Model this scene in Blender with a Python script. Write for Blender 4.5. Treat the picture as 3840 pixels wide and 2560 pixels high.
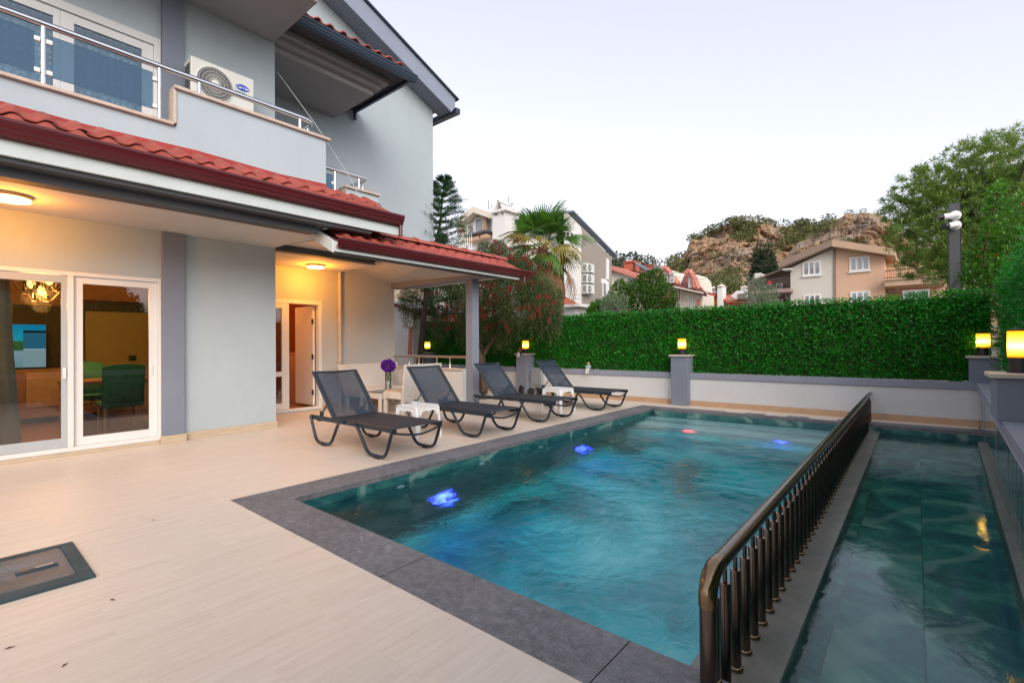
import bpy, math, random
import numpy as np
from mathutils import Vector, Matrix
R_ = math.radians
rng = np.random.default_rng(7)
random.seed(7)
for _o in list(bpy.data.objects):
    bpy.data.objects.remove(_o)
SC = bpy.context.scene
COL = SC.collection

# ------------------------------------------------------------------ camera
CAM_H = 1.27
F_PX, YAW, PITCH, ROLL = 1808.6, -0.697662, 0.0061196, -0.0066285
def cam_axes():
    f = np.array([math.sin(YAW)*math.cos(PITCH), math.cos(YAW)*math.cos(PITCH), math.sin(PITCH)])
    r = np.array([math.cos(YAW), -math.sin(YAW), 0.0]); u = np.cross(r, f)
    c, s = math.cos(ROLL), math.sin(ROLL)
    return c*r+s*u, -s*r+c*u, f
CR, CU, CF = cam_axes()
cam_data = bpy.data.cameras.new("camera")
cam = bpy.data.objects.new("camera", cam_data); COL.objects.link(cam)
cam_data.sensor_fit = 'HORIZONTAL'; cam_data.sensor_width = 36.0
cam_data.lens = F_PX*36.0/3840.0
cam_data.clip_start = 0.05; cam_data.clip_end = 3000
cam.matrix_world = Matrix(((CR[0], CU[0], -CF[0], 0), (CR[1], CU[1], -CF[1], 0), (CR[2], CU[2], -CF[2], CAM_H), (0, 0, 0, 1)))
SC.camera = cam
SC.render.resolution_x, SC.render.resolution_y = 1024, 682

# ------------------------------------------------------------------ sky and sun (soft hazy evening light from the right rear)
SUN_AZ = R_(125.0)       # compass angle from +Y towards +X
SUN_EL = R_(28.0)
world = bpy.data.worlds.new("World"); SC.world = world; world.use_nodes = True
wn, wl = world.node_tree.nodes, world.node_tree.links
wn.clear()
w_out = wn.new('ShaderNodeOutputWorld'); w_bg = wn.new('ShaderNodeBackground')
w_sky = wn.new('ShaderNodeTexSky'); w_sky.sky_type = 'NISHITA'; w_sky.sun_disc = False
w_sky.sun_elevation = SUN_EL; w_sky.sun_rotation = SUN_AZ
w_sky.air_density = 1.0; w_sky.dust_density = 2.2; w_sky.ozone_density = 2.2; w_sky.altitude = 20
w_hs = wn.new('ShaderNodeHueSaturation'); w_hs.inputs['Saturation'].default_value = 0.42; w_hs.inputs['Value'].default_value = 1.0
w_bg.inputs['Strength'].default_value = 0.15
w_gm = wn.new('ShaderNodeGamma'); w_gm.inputs[1].default_value = 0.50      # thin high haze evens the sky out
wl.new(w_sky.outputs[0], w_hs.inputs['Color']); wl.new(w_hs.outputs[0], w_gm.inputs[0]); w_tint = wn.new('ShaderNodeMix'); w_tint.data_type = 'RGBA'; w_tint.blend_type = 'MULTIPLY'; w_tint.inputs[0].default_value = 1.0; w_tint.inputs[7].default_value = (1.0, 0.975, 1.035, 1)
wl.new(w_gm.outputs[0], w_tint.inputs[6]); wl.new(w_tint.outputs[2], w_bg.inputs['Color']); wl.new(w_bg.outputs[0], w_out.inputs[0])

sun_data = bpy.data.lights.new("sun", 'SUN'); sun_data.energy = 0.55; sun_data.angle = R_(38.0); sun_data.color = (1.0, 0.90, 0.78)
sun = bpy.data.objects.new("sun", sun_data); COL.objects.link(sun)
_to_sun = Vector((math.sin(SUN_AZ)*math.cos(SUN_EL), math.cos(SUN_AZ)*math.cos(SUN_EL), math.sin(SUN_EL)))
sun.rotation_euler = (-_to_sun).to_track_quat('-Z', 'Y').to_euler()
sun.location = (30, -20, 30)

SC.view_settings.view_transform = 'Standard'; SC.view_settings.look = 'None'
SC.view_settings.gamma = 1.0; SC.view_settings.use_curve_mapping = False
SC.view_settings.exposure = 1.95
SC.render.engine = 'CYCLES'
SC.cycles.use_denoising = True
SC.cycles.max_bounces = 8; SC.cycles.diffuse_bounces = 4; SC.cycles.glossy_bounces = 4
SC.cycles.transmission_bounces = 6; SC.cycles.transparent_max_bounces = 12
SC.cycles.sample_clamp_indirect = 4.0; SC.cycles.blur_glossy = 0.5

# ------------------------------------------------------------------ measuring: a pixel of the 3840 x 2560 photograph on a plane of the place
def ray(px, py):
    return CR*((px-1920)/F_PX) - CU*((py-1280)/F_PX) + CF
def on_y(px, py, y):
    d = ray(px, py); t = y/d[1]; return (t*d[0], y, CAM_H+t*d[2])
def on_x(px, py, x):
    d = ray(px, py); t = x/d[0]; return (x, t*d[1], CAM_H+t*d[2])
def on_z(px, py, z):
    d = ray(px, py); t = (z-CAM_H)/d[2]; return (t*d[0], t*d[1], z)

# ------------------------------------------------------------------ materials
MATS = {}
def nodes_of(m):
    m.use_nodes = True
    return m.node_tree.nodes, m.node_tree.links
def new_mat(name):
    m = bpy.data.materials.new(name); MATS[name] = m
    n, l = nodes_of(m); n.clear()
    out = n.new('ShaderNodeOutputMaterial'); b = n.new('ShaderNodeBsdfPrincipled')
    l.new(b.outputs[0], out.inputs[0])
    return m, n, l, b, out
def pos_node(n, l, scale=(1, 1, 1), rot=(0, 0, 0)):
    g = n.new('ShaderNodeNewGeometry'); mp = n.new('ShaderNodeMapping')
    mp.inputs['Scale'].default_value = scale; mp.inputs['Rotation'].default_value = rot
    l.new(g.outputs['Position'], mp.inputs['Vector']); return mp.outputs[0]
def ramp(n, l, fac, stops, interp='LINEAR'):
    r = n.new('ShaderNodeValToRGB'); e = r.color_ramp; e.interpolation = interp
    while len(e.elements) < len(stops): e.elements.new(0.5)
    for el, (p, c) in zip(e.elements, stops):
        el.position = p; el.color = (*c, 1.0) if len(c) == 3 else c
    l.new(fac, r.inputs[0]); return r.outputs[0]
def noise(n, l, vec, scale, detail=4, rough=0.55, dist=0.0):
    t = n.new('ShaderNodeTexNoise'); t.inputs['Scale'].default_value = scale; t.inputs['Detail'].default_value = detail
    t.inputs['Roughness'].default_value = rough; t.inputs['Distortion'].default_value = dist
    l.new(vec, t.inputs['Vector']); return t.outputs['Fac']
def mixc(n, l, fac, a, b, mode='MIX'):
    m = n.new('ShaderNodeMix'); m.data_type = 'RGBA'; m.blend_type = mode
    for sock, v in ((m.inputs[0], fac), (m.inputs[6], a), (m.inputs[7], b)):
        if isinstance(v, (int, float)): sock.default_value = v
        elif isinstance(v, tuple): sock.default_value = (*v, 1.0)
        else: l.new(v, sock)
    return m.outputs[2]
def add_bump(n, l, b, h, strength=0.2, dist=0.01):
    bp = n.new('ShaderNodeBump'); bp.inputs['Strength'].default_value = strength; bp.inputs['Distance'].default_value = dist
    l.new(h, bp.inputs['Height']); l.new(bp.outputs[0], b.inputs['Normal'])
def paint(name, col, rough=0.6, metal=0.0, var=0.10, scale=1.6, bump=0.0, bscale=60, spec=0.5, stretch=(1, 1, 1), alpha=None, dirt=0.0):
    """a painted, plastic, stone or metal surface: base colour with soft blotches, optional fine relief"""
    m, n, l, b, out = new_mat(name)
    v = pos_node(n, l, stretch)
    f = noise(n, l, v, scale, 5, 0.6)
    lo = tuple(max(0, c*(1-var)) for c in col); hi = tuple(min(1, c*(1+var)) for c in col)
    c = ramp(n, l, f, [(0.3, lo), (0.7, hi)])
    if dirt:
        f2 = noise(n, l, pos_node(n, l, (1, 1, 0.25)), 5.0, 6, 0.7)
        c = mixc(n, l, ramp(n, l, f2, [(0.52, (0, 0, 0)), (0.75, (dirt,)*3)]), c, tuple(x*0.55 for x in col))
    l.new(c, b.inputs['Base Color'])
    b.inputs['Roughness'].default_value = rough; b.inputs['Metallic'].default_value = metal
    b.inputs['Specular IOR Level'].default_value = spec
    if bump:
        add_bump(n, l, b, noise(n, l, pos_node(n, l), bscale, 3, 0.6), bump, 0.01)
    return m
def emit(name, col, strength):
    m = bpy.data.materials.new(name); MATS[name] = m
    n, l = nodes_of(m); n.clear()
    out = n.new('ShaderNodeOutputMaterial'); e = n.new('ShaderNodeEmission')
    e.inputs[0].default_value = (*col, 1); e.inputs[1].default_value = strength
    l.new(e.outputs[0], out.inputs[0]); return m
def leafmat(name, dark, light, rough=0.5, scale=7.0, trans=0.35, extra=None, tint=None):
    m, n, l, b, out = new_mat(name)
    v = pos_node(n, l)
    f = noise(n, l, v, scale, 2, 0.5)
    w = n.new('ShaderNodeTexWhiteNoise'); w.noise_dimensions = '3D'
    sn = n.new('ShaderNodeVectorMath'); sn.operation = 'SNAP'; sn.inputs[1].default_value = (0.035,)*3
    l.new(v, sn.inputs[0]); l.new(sn.outputs[0], w.inputs['Vector'])
    mx = n.new('ShaderNodeMath'); mx.operation = 'MULTIPLY_ADD'; mx.inputs[1].default_value = 0.45
    l.new(w.outputs['Value'], mx.inputs[0])
    m2 = n.new('ShaderNodeMath'); m2.operation = 'MULTIPLY'; m2.inputs[1].default_value = 0.62
    l.new(f, m2.inputs[0]); l.new(m2.outputs[0], mx.inputs[2])
    stops = [(0.25, dark), (0.8, light)]
    if extra: stops.append((0.93, extra))
    c = ramp(n, l, mx.outputs[0], stops)
    l.new(c, b.inputs['Base Color']); b.inputs['Roughness'].default_value = rough
    t = n.new('ShaderNodeBsdfTranslucent'); l.new(c, t.inputs[0])
    ms = n.new('ShaderNodeMixShader'); ms.inputs[0].default_value = trans
    l.new(b.outputs[0], ms.inputs[1]); l.new(t.outputs[0], ms.inputs[2]); l.new(ms.outputs[0], out.inputs[0])
    return m
def glassmat(name, tint=(1, 1, 1), ior=1.6, gloss_rough=0.0, opaque=0.0, ocol=(0.2, 0.3, 0.4)):
    """a thin pane: what is behind shows through it, tinted, under a Fresnel reflection"""
    m = bpy.data.materials.new(name); MATS[name] = m
    n, l = nodes_of(m); n.clear()
    out = n.new('ShaderNodeOutputMaterial'); t = n.new('ShaderNodeBsdfTransparent'); g = n.new('ShaderNodeBsdfGlossy')
    fr = n.new('ShaderNodeFresnel'); ms = n.new('ShaderNodeMixShader')
    t.inputs[0].default_value = (*tint, 1); g.inputs['Roughness'].default_value = gloss_rough; fr.inputs[0].default_value = ior
    src = t.outputs[0]
    if opaque:
        d = n.new('ShaderNodeBsdfDiffuse'); d.inputs[0].default_value = (*ocol, 1)
        m0 = n.new('ShaderNodeMixShader'); m0.inputs[0].default_value = opaque
        l.new(t.outputs[0], m0.inputs[1]); l.new(d.outputs[0], m0.inputs[2]); src = m0.outputs[0]
    l.new(fr.outputs[0], ms.inputs[0]); l.new(src, ms.inputs[1]); l.new(g.outputs[0], ms.inputs[2]); l.new(ms.outputs[0], out.inputs[0])
    return m

# plaster and paint of the villa and the garden walls
paint('plaster_blue', (0.42, 0.485, 0.51), 0.85, var=0.05, scale=0.9, bump=0.12, bscale=90, dirt=0.12)
paint('plaster_pale', (0.46, 0.54, 0.58), 0.85, var=0.05, scale=1.1, bump=0.12, bscale=90, dirt=0.10)
paint('plaster_porch', (0.50, 0.51, 0.49), 0.85, var=0.05, scale=1.0, bump=0.10, bscale=90)
paint('plaster_slate', (0.20, 0.225, 0.28), 0.8, var=0.06, scale=1.3, bump=0.15, bscale=70)
paint('plaster_dark', (0.07, 0.072, 0.078), 0.8, var=0.1, scale=1.2)
paint('ceiling_paint', (0.50, 0.48, 0.46), 0.85, var=0.05, scale=0.8)
paint('soffit_grey', (0.33, 0.32, 0.32), 0.85, var=0.05, scale=0.8)
paint('fascia_white', (0.60, 0.66, 0.65), 0.75, var=0.06, scale=2.0, bump=0.3, bscale=130)
paint('wall_white', (0.62, 0.63, 0.62), 0.8, var=0.05, scale=1.1, bump=0.15, bscale=80, dirt=0.10)
paint('coping_slate', (0.255, 0.275, 0.33), 0.75, var=0.08, scale=2.0, bump=0.2, bscale=60)
paint('stone_cap', (0.55, 0.50, 0.42), 0.55, var=0.10, scale=8.0, bump=0.05)
paint('skirting', (0.52, 0.42, 0.30), 0.5, var=0.12, scale=6.0, stretch=(1, 1, 4))
paint('skirting_tan', (0.50, 0.32, 0.19), 0.5, var=0.10, scale=6.0, stretch=(1, 1, 4))
paint('coping_stone', (0.58, 0.47, 0.38), 0.5, var=0.14, scale=9.0, bump=0.05)
paint('verge_paint', (0.26, 0.30, 0.38), 0.6, var=0.05, scale=1.5)
paint('roof_tile', (0.35, 0.072, 0.050), 0.55, var=0.22, scale=5.0, bump=0.15, bscale=120, dirt=0.25)
paint('ridge_tile_mat', (0.37, 0.085, 0.058), 0.6, var=0.2, scale=6.0, bump=0.15, bscale=100)
paint('mortar', (0.30, 0.20, 0.18), 0.9, var=0.25, scale=14.0)
paint('flashing_red', (0.38, 0.045, 0.035), 0.6, var=0.2, scale=4.0, dirt=0.3)
paint('gutter_red', (0.095, 0.011, 0.015), 0.28, var=0.06, scale=1.0)
paint('gutter_blue', (0.03, 0.05, 0.08), 0.3, var=0.06)
paint('pvc_white', (0.74, 0.74, 0.72), 0.35, var=0.03, scale=2.0)
paint('pvc_grey', (0.42, 0.46, 0.48), 0.4, var=0.03)
paint('steel', (0.72, 0.72, 0.74), 0.16, metal=1.0, var=0.03)
paint('steel_dull', (0.55, 0.50, 0.45), 0.28, metal=1.0, var=0.05)
paint('bronze', (0.16, 0.125, 0.10), 0.24, metal=1.0, var=0.12, scale=6.0)
paint('bronze_ring', (0.24, 0.165, 0.10), 0.20, metal=1.0, var=0.10, scale=6.0)
paint('tube_dark', (0.014, 0.024, 0.036), 0.38, var=0.10)
paint('rivet', (0.6, 0.6, 0.6), 0.3, metal=1.0)
paint('plastic_white', (0.78, 0.78, 0.77), 0.42, var=0.02)
paint('lamp_black', (0.015, 0.015, 0.017), 0.45)
paint('rubber_black', (0.012, 0.013, 0.016), 0.6, var=0.3, scale=20)
paint('ac_body', (0.66, 0.67, 0.62), 0.45, var=0.03)
paint('ac_dark', (0.03, 0.035, 0.045), 0.6)
paint('ac_logo', (0.01, 0.07, 0.45), 0.4, var=0.0)
paint('ink_white', (0.85, 0.86, 0.88), 0.5, var=0.0)
paint('ink_blue', (0.15, 0.25, 0.40), 0.5, var=0.0)
paint('grey_box', (0.28, 0.30, 0.32), 0.5)
paint('bark', (0.10, 0.065, 0.045), 0.9, var=0.35, scale=12, bump=0.6, bscale=30, stretch=(1, 1, 0.3))
paint('bark_dark', (0.055, 0.036, 0.030), 0.9, var=0.35, scale=12, bump=0.6, bscale=30, stretch=(1, 1, 0.3))
paint('soil', (0.09, 0.06, 0.04), 0.95, var=0.3, scale=4)
paint('asphalt_ground', (0.16, 0.15, 0.12), 0.95, var=0.3, scale=0.3)
# ------------------------------------------------------------------ special materials
def mk_deck():
    m, n, l, b, out = new_mat('deck_tile')
    oi = n.new('ShaderNodeObjectInfo')
    v = pos_node(n, l, (26, 1.6, 1)); va = n.new('ShaderNodeVectorMath'); va.operation = 'ADD'
    cx = n.new('ShaderNodeCombineXYZ'); mu = n.new('ShaderNodeMath'); mu.operation = 'MULTIPLY'; mu.inputs[1].default_value = 37.0
    l.new(oi.outputs['Random'], mu.inputs[0]); l.new(mu.outputs[0], cx.inputs[0]); l.new(mu.outputs[0], cx.inputs[1])
    l.new(v, va.inputs[0]); l.new(cx.outputs[0], va.inputs[1])
    f = noise(n, l, va.outputs[0], 1.0, 8, 0.72, 0.6)
    c = ramp(n, l, f, [(0.22, (0.60, 0.49, 0.385)), (0.5, (0.70, 0.595, 0.49)), (0.78, (0.77, 0.685, 0.59))])
    sc = n.new('ShaderNodeVectorMath'); sc.operation = 'MULTIPLY'; sc.inputs[1].default_value = (2.6, 6.0, 1)
    l.new(va.outputs[0], sc.inputs[0])
    f2 = noise(n, l, sc.outputs[0], 1.6, 3, 0.6)
    c = mixc(n, l, ramp(n, l, f2, [(0.66, (0, 0, 0)), (0.74, (0.55,)*3)]), c, (0.80, 0.74, 0.66))
    c = mixc(n, l, ramp(n, l, f2, [(0.24, (0.35,)*3), (0.31, (0, 0, 0))]), c, (0.48, 0.35, 0.24))
    rr = ramp(n, l, oi.outputs['Random'], [(0, (0.975, 0.98, 0.985)), (1, (1.01, 1.0, 0.995))])
    c = mixc(n, l, 1.0, c, rr, 'MULTIPLY')
    big = noise(n, l, pos_node(n, l), 0.7, 4, 0.6)
    c = mixc(n, l, ramp(n, l, big, [(0.35, (0.25,)*3), (0.6, (0, 0, 0))]), c, (0.58, 0.52, 0.45))
    l.new(c, b.inputs['Base Color']); b.inputs['Roughness'].default_value = 0.48
    b.inputs['Specular IOR Level'].default_value = 0.4
    add_bump(n, l, b, f, 0.10, 0.004)
mk_deck()
paint('grout', (0.72, 0.62, 0.50), 0.9, var=0.1, scale=8)
def mk_basalt():
    m, n, l, b, out = new_mat('basalt')
    v = pos_node(n, l)
    a = noise(n, l, v, 1.7, 6, 0.65); g = noise(n, l, v, 120, 3, 0.8); md = noise(n, l, v, 17, 7, 0.82); s = noise(n, l, pos_node(n, l, (1, 1.5, 1)), 4.2, 6, 0.78, 0.9)
    c = ramp(n, l, a, [(0.32, (0.055, 0.056, 0.062)), (0.68, (0.155, 0.152, 0.162))])
    c = mixc(n, l, ramp(n, l, md, [(0.46, (0, 0, 0)), (0.66, (0.75,)*3)]), c, (0.25, 0.245, 0.255))
    c = mixc(n, l, ramp(n, l, md, [(0.30, (0.7,)*3), (0.44, (0, 0, 0))]), c, (0.040, 0.040, 0.045))
    c = mixc(n, l, ramp(n, l, g, [(0.42, (0, 0, 0)), (0.7, (0.5,)*3)]), c, (0.33, 0.325, 0.33))
    c = mixc(n, l, ramp(n, l, s, [(0.60, (0, 0, 0)), (0.70, (0.65,)*3)]), c, (0.42, 0.42, 0.43))
    l.new(c, b.inputs['Base Color']); b.inputs['Roughness'].default_value = 0.7
    add_bump(n, l, b, md, 0.5, 0.006)
mk_basalt()
def mk_partition():
    m, n, l, b, out = new_mat('grey_stone')
    a = noise(n, l, pos_node(n, l), 3.0, 7, 0.7, 0.5); s = noise(n, l, pos_node(n, l, (1, 3, 1)), 16, 4, 0.7, 0.4)
    c = ramp(n, l, a, [(0.3, (0.11, 0.118, 0.105)), (0.7, (0.23, 0.23, 0.20))])
    c = mixc(n, l, ramp(n, l, s, [(0.66, (0, 0, 0)), (0.74, (0.5,)*3)]), c, (0.30, 0.30, 0.28))
    l.new(c, b.inputs['Base Color']); b.inputs['Roughness'].default_value = 0.3
mk_partition()
def mk_poolstone(name, stops, scale, rough, vein=True, dist=1.6):
    m, n, l, b, out = new_mat(name)
    oi = n.new('ShaderNodeObjectInfo'); va = n.new('ShaderNodeVectorMath'); va.operation = 'ADD'
    cx = n.new('ShaderNodeCombineXYZ'); mu = n.new('ShaderNodeMath'); mu.operation = 'MULTIPLY'; mu.inputs[1].default_value = 50.0
    l.new(oi.outputs['Random'], mu.inputs[0])
    for i in range(3): l.new(mu.outputs[0], cx.inputs[i])
    v = pos_node(n, l, (1, 1.0, 1.6), (0.3, 0.2, 0.5)); l.new(v, va.inputs[0]); l.new(cx.outputs[0], va.inputs[1])
    f = noise(n, l, va.outputs[0], scale, 6, 0.6, dist)
    c = ramp(n, l, f, stops)
    if vein:
        w = n.new('ShaderNodeTexWave'); w.inputs['Scale'].default_value = 0.55; w.inputs['Distortion'].default_value = 9.0
        w.inputs['Detail'].default_value = 4; w.inputs['Detail Scale'].default_value = 1.2
        l.new(va.outputs[0], w.inputs['Vector'])
        c = mixc(n, l, ramp(n, l, w.outputs['Fac'], [(0.90, (0, 0, 0)), (0.99, (0.5,)*3)]), c, (0.30, 0.42, 0.36))
    l.new(c, b.inputs['Base Color']); b.inputs['Roughness'].default_value = rough
    return m
mk_poolstone('pool_wall_stone', [(0.3, (0.010, 0.055, 0.060)), (0.48, (0.020, 0.11, 0.115)), (0.62, (0.05, 0.18, 0.15)), (0.8, (0.16, 0.32, 0.26))], 2.6, 0.35)
mk_poolstone('pool_floor_stone_glow', [(0.34, (0.004, 0.10, 0.115)), (0.44, (0.010, 0.36, 0.40)), (0.54, (0.02, 0.66, 0.70)), (0.66, (0.20, 0.85, 0.82))], 0.75, 0.4, vein=False, dist=1.0)  # teal stone; its bright cyan clouds stand in for underwater glow and mirrored sky
mk_poolstone('slab_stone', [(0.3, (0.006, 0.060, 0.085)), (0.45, (0.015, 0.14, 0.16)), (0.56, (0.06, 0.28, 0.23)), (0.70, (0.30, 0.52, 0.42))], 1.5, 0.3)
mk_poolstone('wet_stone', [(0.3, (0.020, 0.045, 0.050)), (0.5, (0.035, 0.085, 0.085)), (0.7, (0.07, 0.14, 0.12))], 2.2, 0.06)
paint('step_stone', (0.50, 0.68, 0.67), 0.4, var=0.15, scale=3)
def mk_water(name, tint, bump, scale, rough):
    m = bpy.data.materials.new(name); MATS[name] = m
    n, l = nodes_of(m); n.clear()
    out = n.new('ShaderNodeOutputMaterial'); g = n.new('ShaderNodeBsdfGlass'); g.inputs['IOR'].default_value = 1.33
    g.inputs['Color'].default_value = (*tint, 1); g.inputs['Roughness'].default_value = rough
    a = noise(n, l, pos_node(n, l, (1.0, 0.75, 1)), scale, 5, 0.6, 1.2); bg = noise(n, l, pos_node(n, l), scale*0.22, 2, 0.5, 0.6)
    ad = n.new('ShaderNodeMath'); ad.operation = 'MULTIPLY_ADD'; ad.inputs[1].default_value = 2.2
    l.new(bg, ad.inputs[0]); l.new(a, ad.inputs[2])
    bp = n.new('ShaderNodeBump'); bp.inputs['Strength'].default_value = bump; bp.inputs['Distance'].default_value = 0.03
    l.new(ad.outputs[0], bp.inputs['Height']); l.new(bp.outputs[0], g.inputs['Normal'])
    l.new(g.outputs[0], out.inputs[0])
mk_water('water', (0.84, 0.99, 1.0), 0.34, 8.0, 0.05)
mk_water('water_calm', (0.82, 0.96, 0.97), 0.07, 5.0, 0.01)
def mk_sling():
    m, n, l, b, out = new_mat('sling_mesh')
    w = pos_node(n, l)
    c = ramp(n, l, noise(n, l, w, 3, 3), [(0.3, (0.011, 0.026, 0.048)), (0.7, (0.017, 0.035, 0.060))])
    l.new(c, b.inputs['Base Color']); b.inputs['Roughness'].default_value = 0.6
    t = n.new('ShaderNodeBsdfTransparent'); ms = n.new('ShaderNodeMixShader'); ms.inputs[0].default_value = 0.86
    l.new(t.outputs[0], ms.inputs[1]); l.new(b.outputs[0], ms.inputs[2]); l.new(ms.outputs[0], out.inputs[0])
mk_sling()
paint('sling_solid', (0.020, 0.025, 0.034), 0.6, var=0.08)
def mk_wicker():
    m, n, l, b, out = new_mat('wicker')
    v = pos_node(n, l)
    ws = []
    for rot in ((0, 0, 0), (0, R_(90), 0)):
        t = n.new('ShaderNodeTexWave'); t.wave_type = 'BANDS'; t.bands_direction = 'Z' if rot[1] == 0 else 'Y'
        t.inputs['Scale'].default_value = 28 if rot[1] == 0 else 14; t.inputs['Distortion'].default_value = 0.4
        l.new(v, t.inputs['Vector']); ws.append(t.outputs['Fac'])
    mu = n.new('ShaderNodeMath'); mu.operation = 'MULTIPLY'; l.new(ws[0], mu.inputs[0]); l.new(ws[1], mu.inputs[1])
    c = ramp(n, l, mu.outputs[0], [(0.0, (0.52, 0.50, 0.46)), (0.5, (0.76, 0.74, 0.70))])
    l.new(c, b.inputs['Base Color']); b.inputs['Roughness'].default_value = 0.55
    add_bump(n, l, b, mu.outputs[0], 0.6, 0.006)
mk_wicker()
glassmat('pane_clear', (0.92, 0.95, 0.95), 1.7)
glassmat('pane_slider', (0.75, 0.78, 0.76), 1.95)
glassmat('pane_sky_tint', (0.70, 0.86, 0.93), 1.8)  # the blue tint stands in for sky mirrored in the glass
glassmat('pane_rail', (0.42, 0.55, 0.66), 1.5, opaque=0.25, ocol=(0.12, 0.24, 0.36))
glassmat('glass_clear', (0.95, 0.97, 0.97), 1.5)
glassmat('pane_far', (0.55, 0.62, 0.66), 2.2, opaque=0.75, ocol=(0.30, 0.34, 0.36))
glassmat('water_film', (0.80, 0.88, 0.90), 1.33, gloss_rough=0.15, opaque=0.16, ocol=(0.75, 0.85, 0.88))
emit('lamp_warm', (1.0, 0.62, 0.20), 4.0)
emit('lamp_amber', (1.0, 0.50, 0.06), 5.0)
emit('bulb_core', (1.0, 0.45, 0.10), 3.5)
emit('led_blue', (0.02, 0.035, 1.0), 9.0)
emit('led_red', (1.0, 0.05, 0.06), 3.0)

# ------------------------------------------------------------------ mesh helpers
class MB:
    def __init__(s): s.v = []; s.f = []
    def add(s, vs, fs):
        k = len(s.v); s.v += [tuple(map(float, p)) for p in vs]; s.f += [tuple(k+i for i in f) for f in fs]; return s
    def box(s, x0, x1, y0, y1, z0, z1):
        return s.add([(x0, y0, z0), (x1, y0, z0), (x1, y1, z0), (x0, y1, z0), (x0, y0, z1), (x1, y0, z1), (x1, y1, z1), (x0, y1, z1)],
                     [(0, 3, 2, 1), (4, 5, 6, 7), (0, 1, 5, 4), (1, 2, 6, 5), (2, 3, 7, 6), (3, 0, 4, 7)])
    def prism(s, pts, vec):
        """a planar outline (3-D points) pushed along vec"""
        n = len(pts); vec = Vector(vec); a = [Vector(p) for p in pts]; bq = [p+vec for p in a]
        nr = Vector((0, 0, 0))
        for i in range(n): nr += a[i].cross(a[(i+1) % n])
        if nr.dot(vec) > 0: a.reverse(); bq.reverse()
        return s.add(a+bq, [tuple(range(n)), tuple(range(2*n-1, n-1, -1))] + [(i, n+i, n+(i+1) % n, (i+1) % n)[::-1] for i in range(n)])
    def tube(s, pts, r, seg=10, caps=True, r_end=None):
        pts = [Vector(p) for p in pts]; n = len(pts); up = None; rings = []
        for i, p in enumerate(pts):
            t = (pts[min(i+1, n-1)]-pts[max(i-1, 0)]).normalized()
            if up is None:
                up = Vector((0, 0, 1)) if abs(t.z) < 0.9 else Vector((1, 0, 0))
            a = t.cross(up).normalized(); up = a.cross(t).normalized()
            rr = r if r_end is None else r+(r_end-r)*i/(n-1)
            if isinstance(r, (list, tuple)): rr = r[i]
            rings.append([p+(a*math.cos(2*math.pi*k/seg)+up*math.sin(2*math.pi*k/seg))*rr for k in range(seg)])
        vs = [q for g in rings for q in g]; fs = []
        for i in range(n-1):
            for k in range(seg):
                fs.append((i*seg+k, i*seg+(k+1) % seg, (i+1)*seg+(k+1) % seg, (i+1)*seg+k)[::-1])
        if caps: fs += [tuple(range(seg)), tuple(range((n-1)*seg, n*seg))[::-1]]
        return s.add(vs, [f[::-1] for f in fs])
    def lathe(s, prof, c=(0, 0, 0), seg=20, axis='z', cap=True):
        vs = []; fs = []; n = len(prof)
        for r, z in prof:
            for k in range(seg):
                a = 2*math.pi*k/seg; q = (r*math.cos(a), r*math.sin(a), z)
                if axis == 'x': q = (z, r*math.cos(a), r*math.sin(a))
                if axis == 'y': q = (r*math.sin(a), z, r*math.cos(a))
                vs.append((c[0]+q[0], c[1]+q[1], c[2]+q[2]))
        for i in range(n-1):
            for k in range(seg):
                fs.append((i*seg+k, i*seg+(k+1) % seg, (i+1)*seg+(k+1) % seg, (i+1)*seg+k))
        if cap: fs += [tuple(range(seg))[::-1], tuple(range((n-1)*seg, n*seg))]
        return s.add(vs, fs)
    def xf(s, M):
        s.v = [tuple(M @ Vector(p)) for p in s.v]; return s
    def mesh(s, name):
        me = bpy.data.meshes.new(name); me.from_pydata(s.v, [], s.f); me.update(); return me
    def build(s, name, mat, parent=None, smooth=False, bevel=0.0, kind=None, loc=None, seg=2):
        me = s.mesh(name)
        return link_mesh(name, me, mat, parent, smooth, bevel, kind, loc, seg)
def link_mesh(name, me, mat, parent=None, smooth=False, bevel=0.0, kind=None, loc=None, seg=2):
    if mat is not None and not me.materials: me.materials.append(MATS[mat] if isinstance(mat, str) else mat)
    if smooth:
        me.polygons.foreach_set('use_smooth', [True]*len(me.polygons))
        try: me.set_sharp_from_angle(angle=R_(50))
        except Exception: pass
    o = bpy.data.objects.new(name, me); COL.objects.link(o)
    if loc is not None: o.location = loc
    if parent is not None: o.parent = parent
    if bevel:
        b = o.modifiers.new('bevel', 'BEVEL'); b.width = bevel; b.segments = seg; b.limit_method = 'ANGLE'; b.angle_limit = R_(40)
    if kind: o['kind'] = kind
    return o
def tag(o, label=None, cat=None, group=None, kind=None):
    if label: o['label'] = label
    if cat: o['category'] = cat
    if group: o['group'] = group
    if kind: o['kind'] = kind
    return o
def thing(name, label, cat, loc=(0, 0, 0), rz=0.0, group=None):
    o = bpy.data.objects.new(name, None); COL.objects.link(o); o.location = loc; o.rotation_euler = (0, 0, rz)
    o.empty_display_size = 0.1
    return tag(o, label, cat, group)
def structure(name, mb, mat, **k):
    o = mb.build(name, mat, **k); o['kind'] = 'structure'; return o
def copy_tree(o, parent=None, label=None, loc=None, rz=None, group=None):
    c = o.copy(); COL.objects.link(c); c.parent = parent
    if label: c['label'] = label
    if group: c['group'] = group
    if loc is not None: c.location = loc
    if rz is not None: c.rotation_euler = (0, 0, rz)
    for ch in list(o.children): copy_tree(ch, c)
    return c
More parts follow.
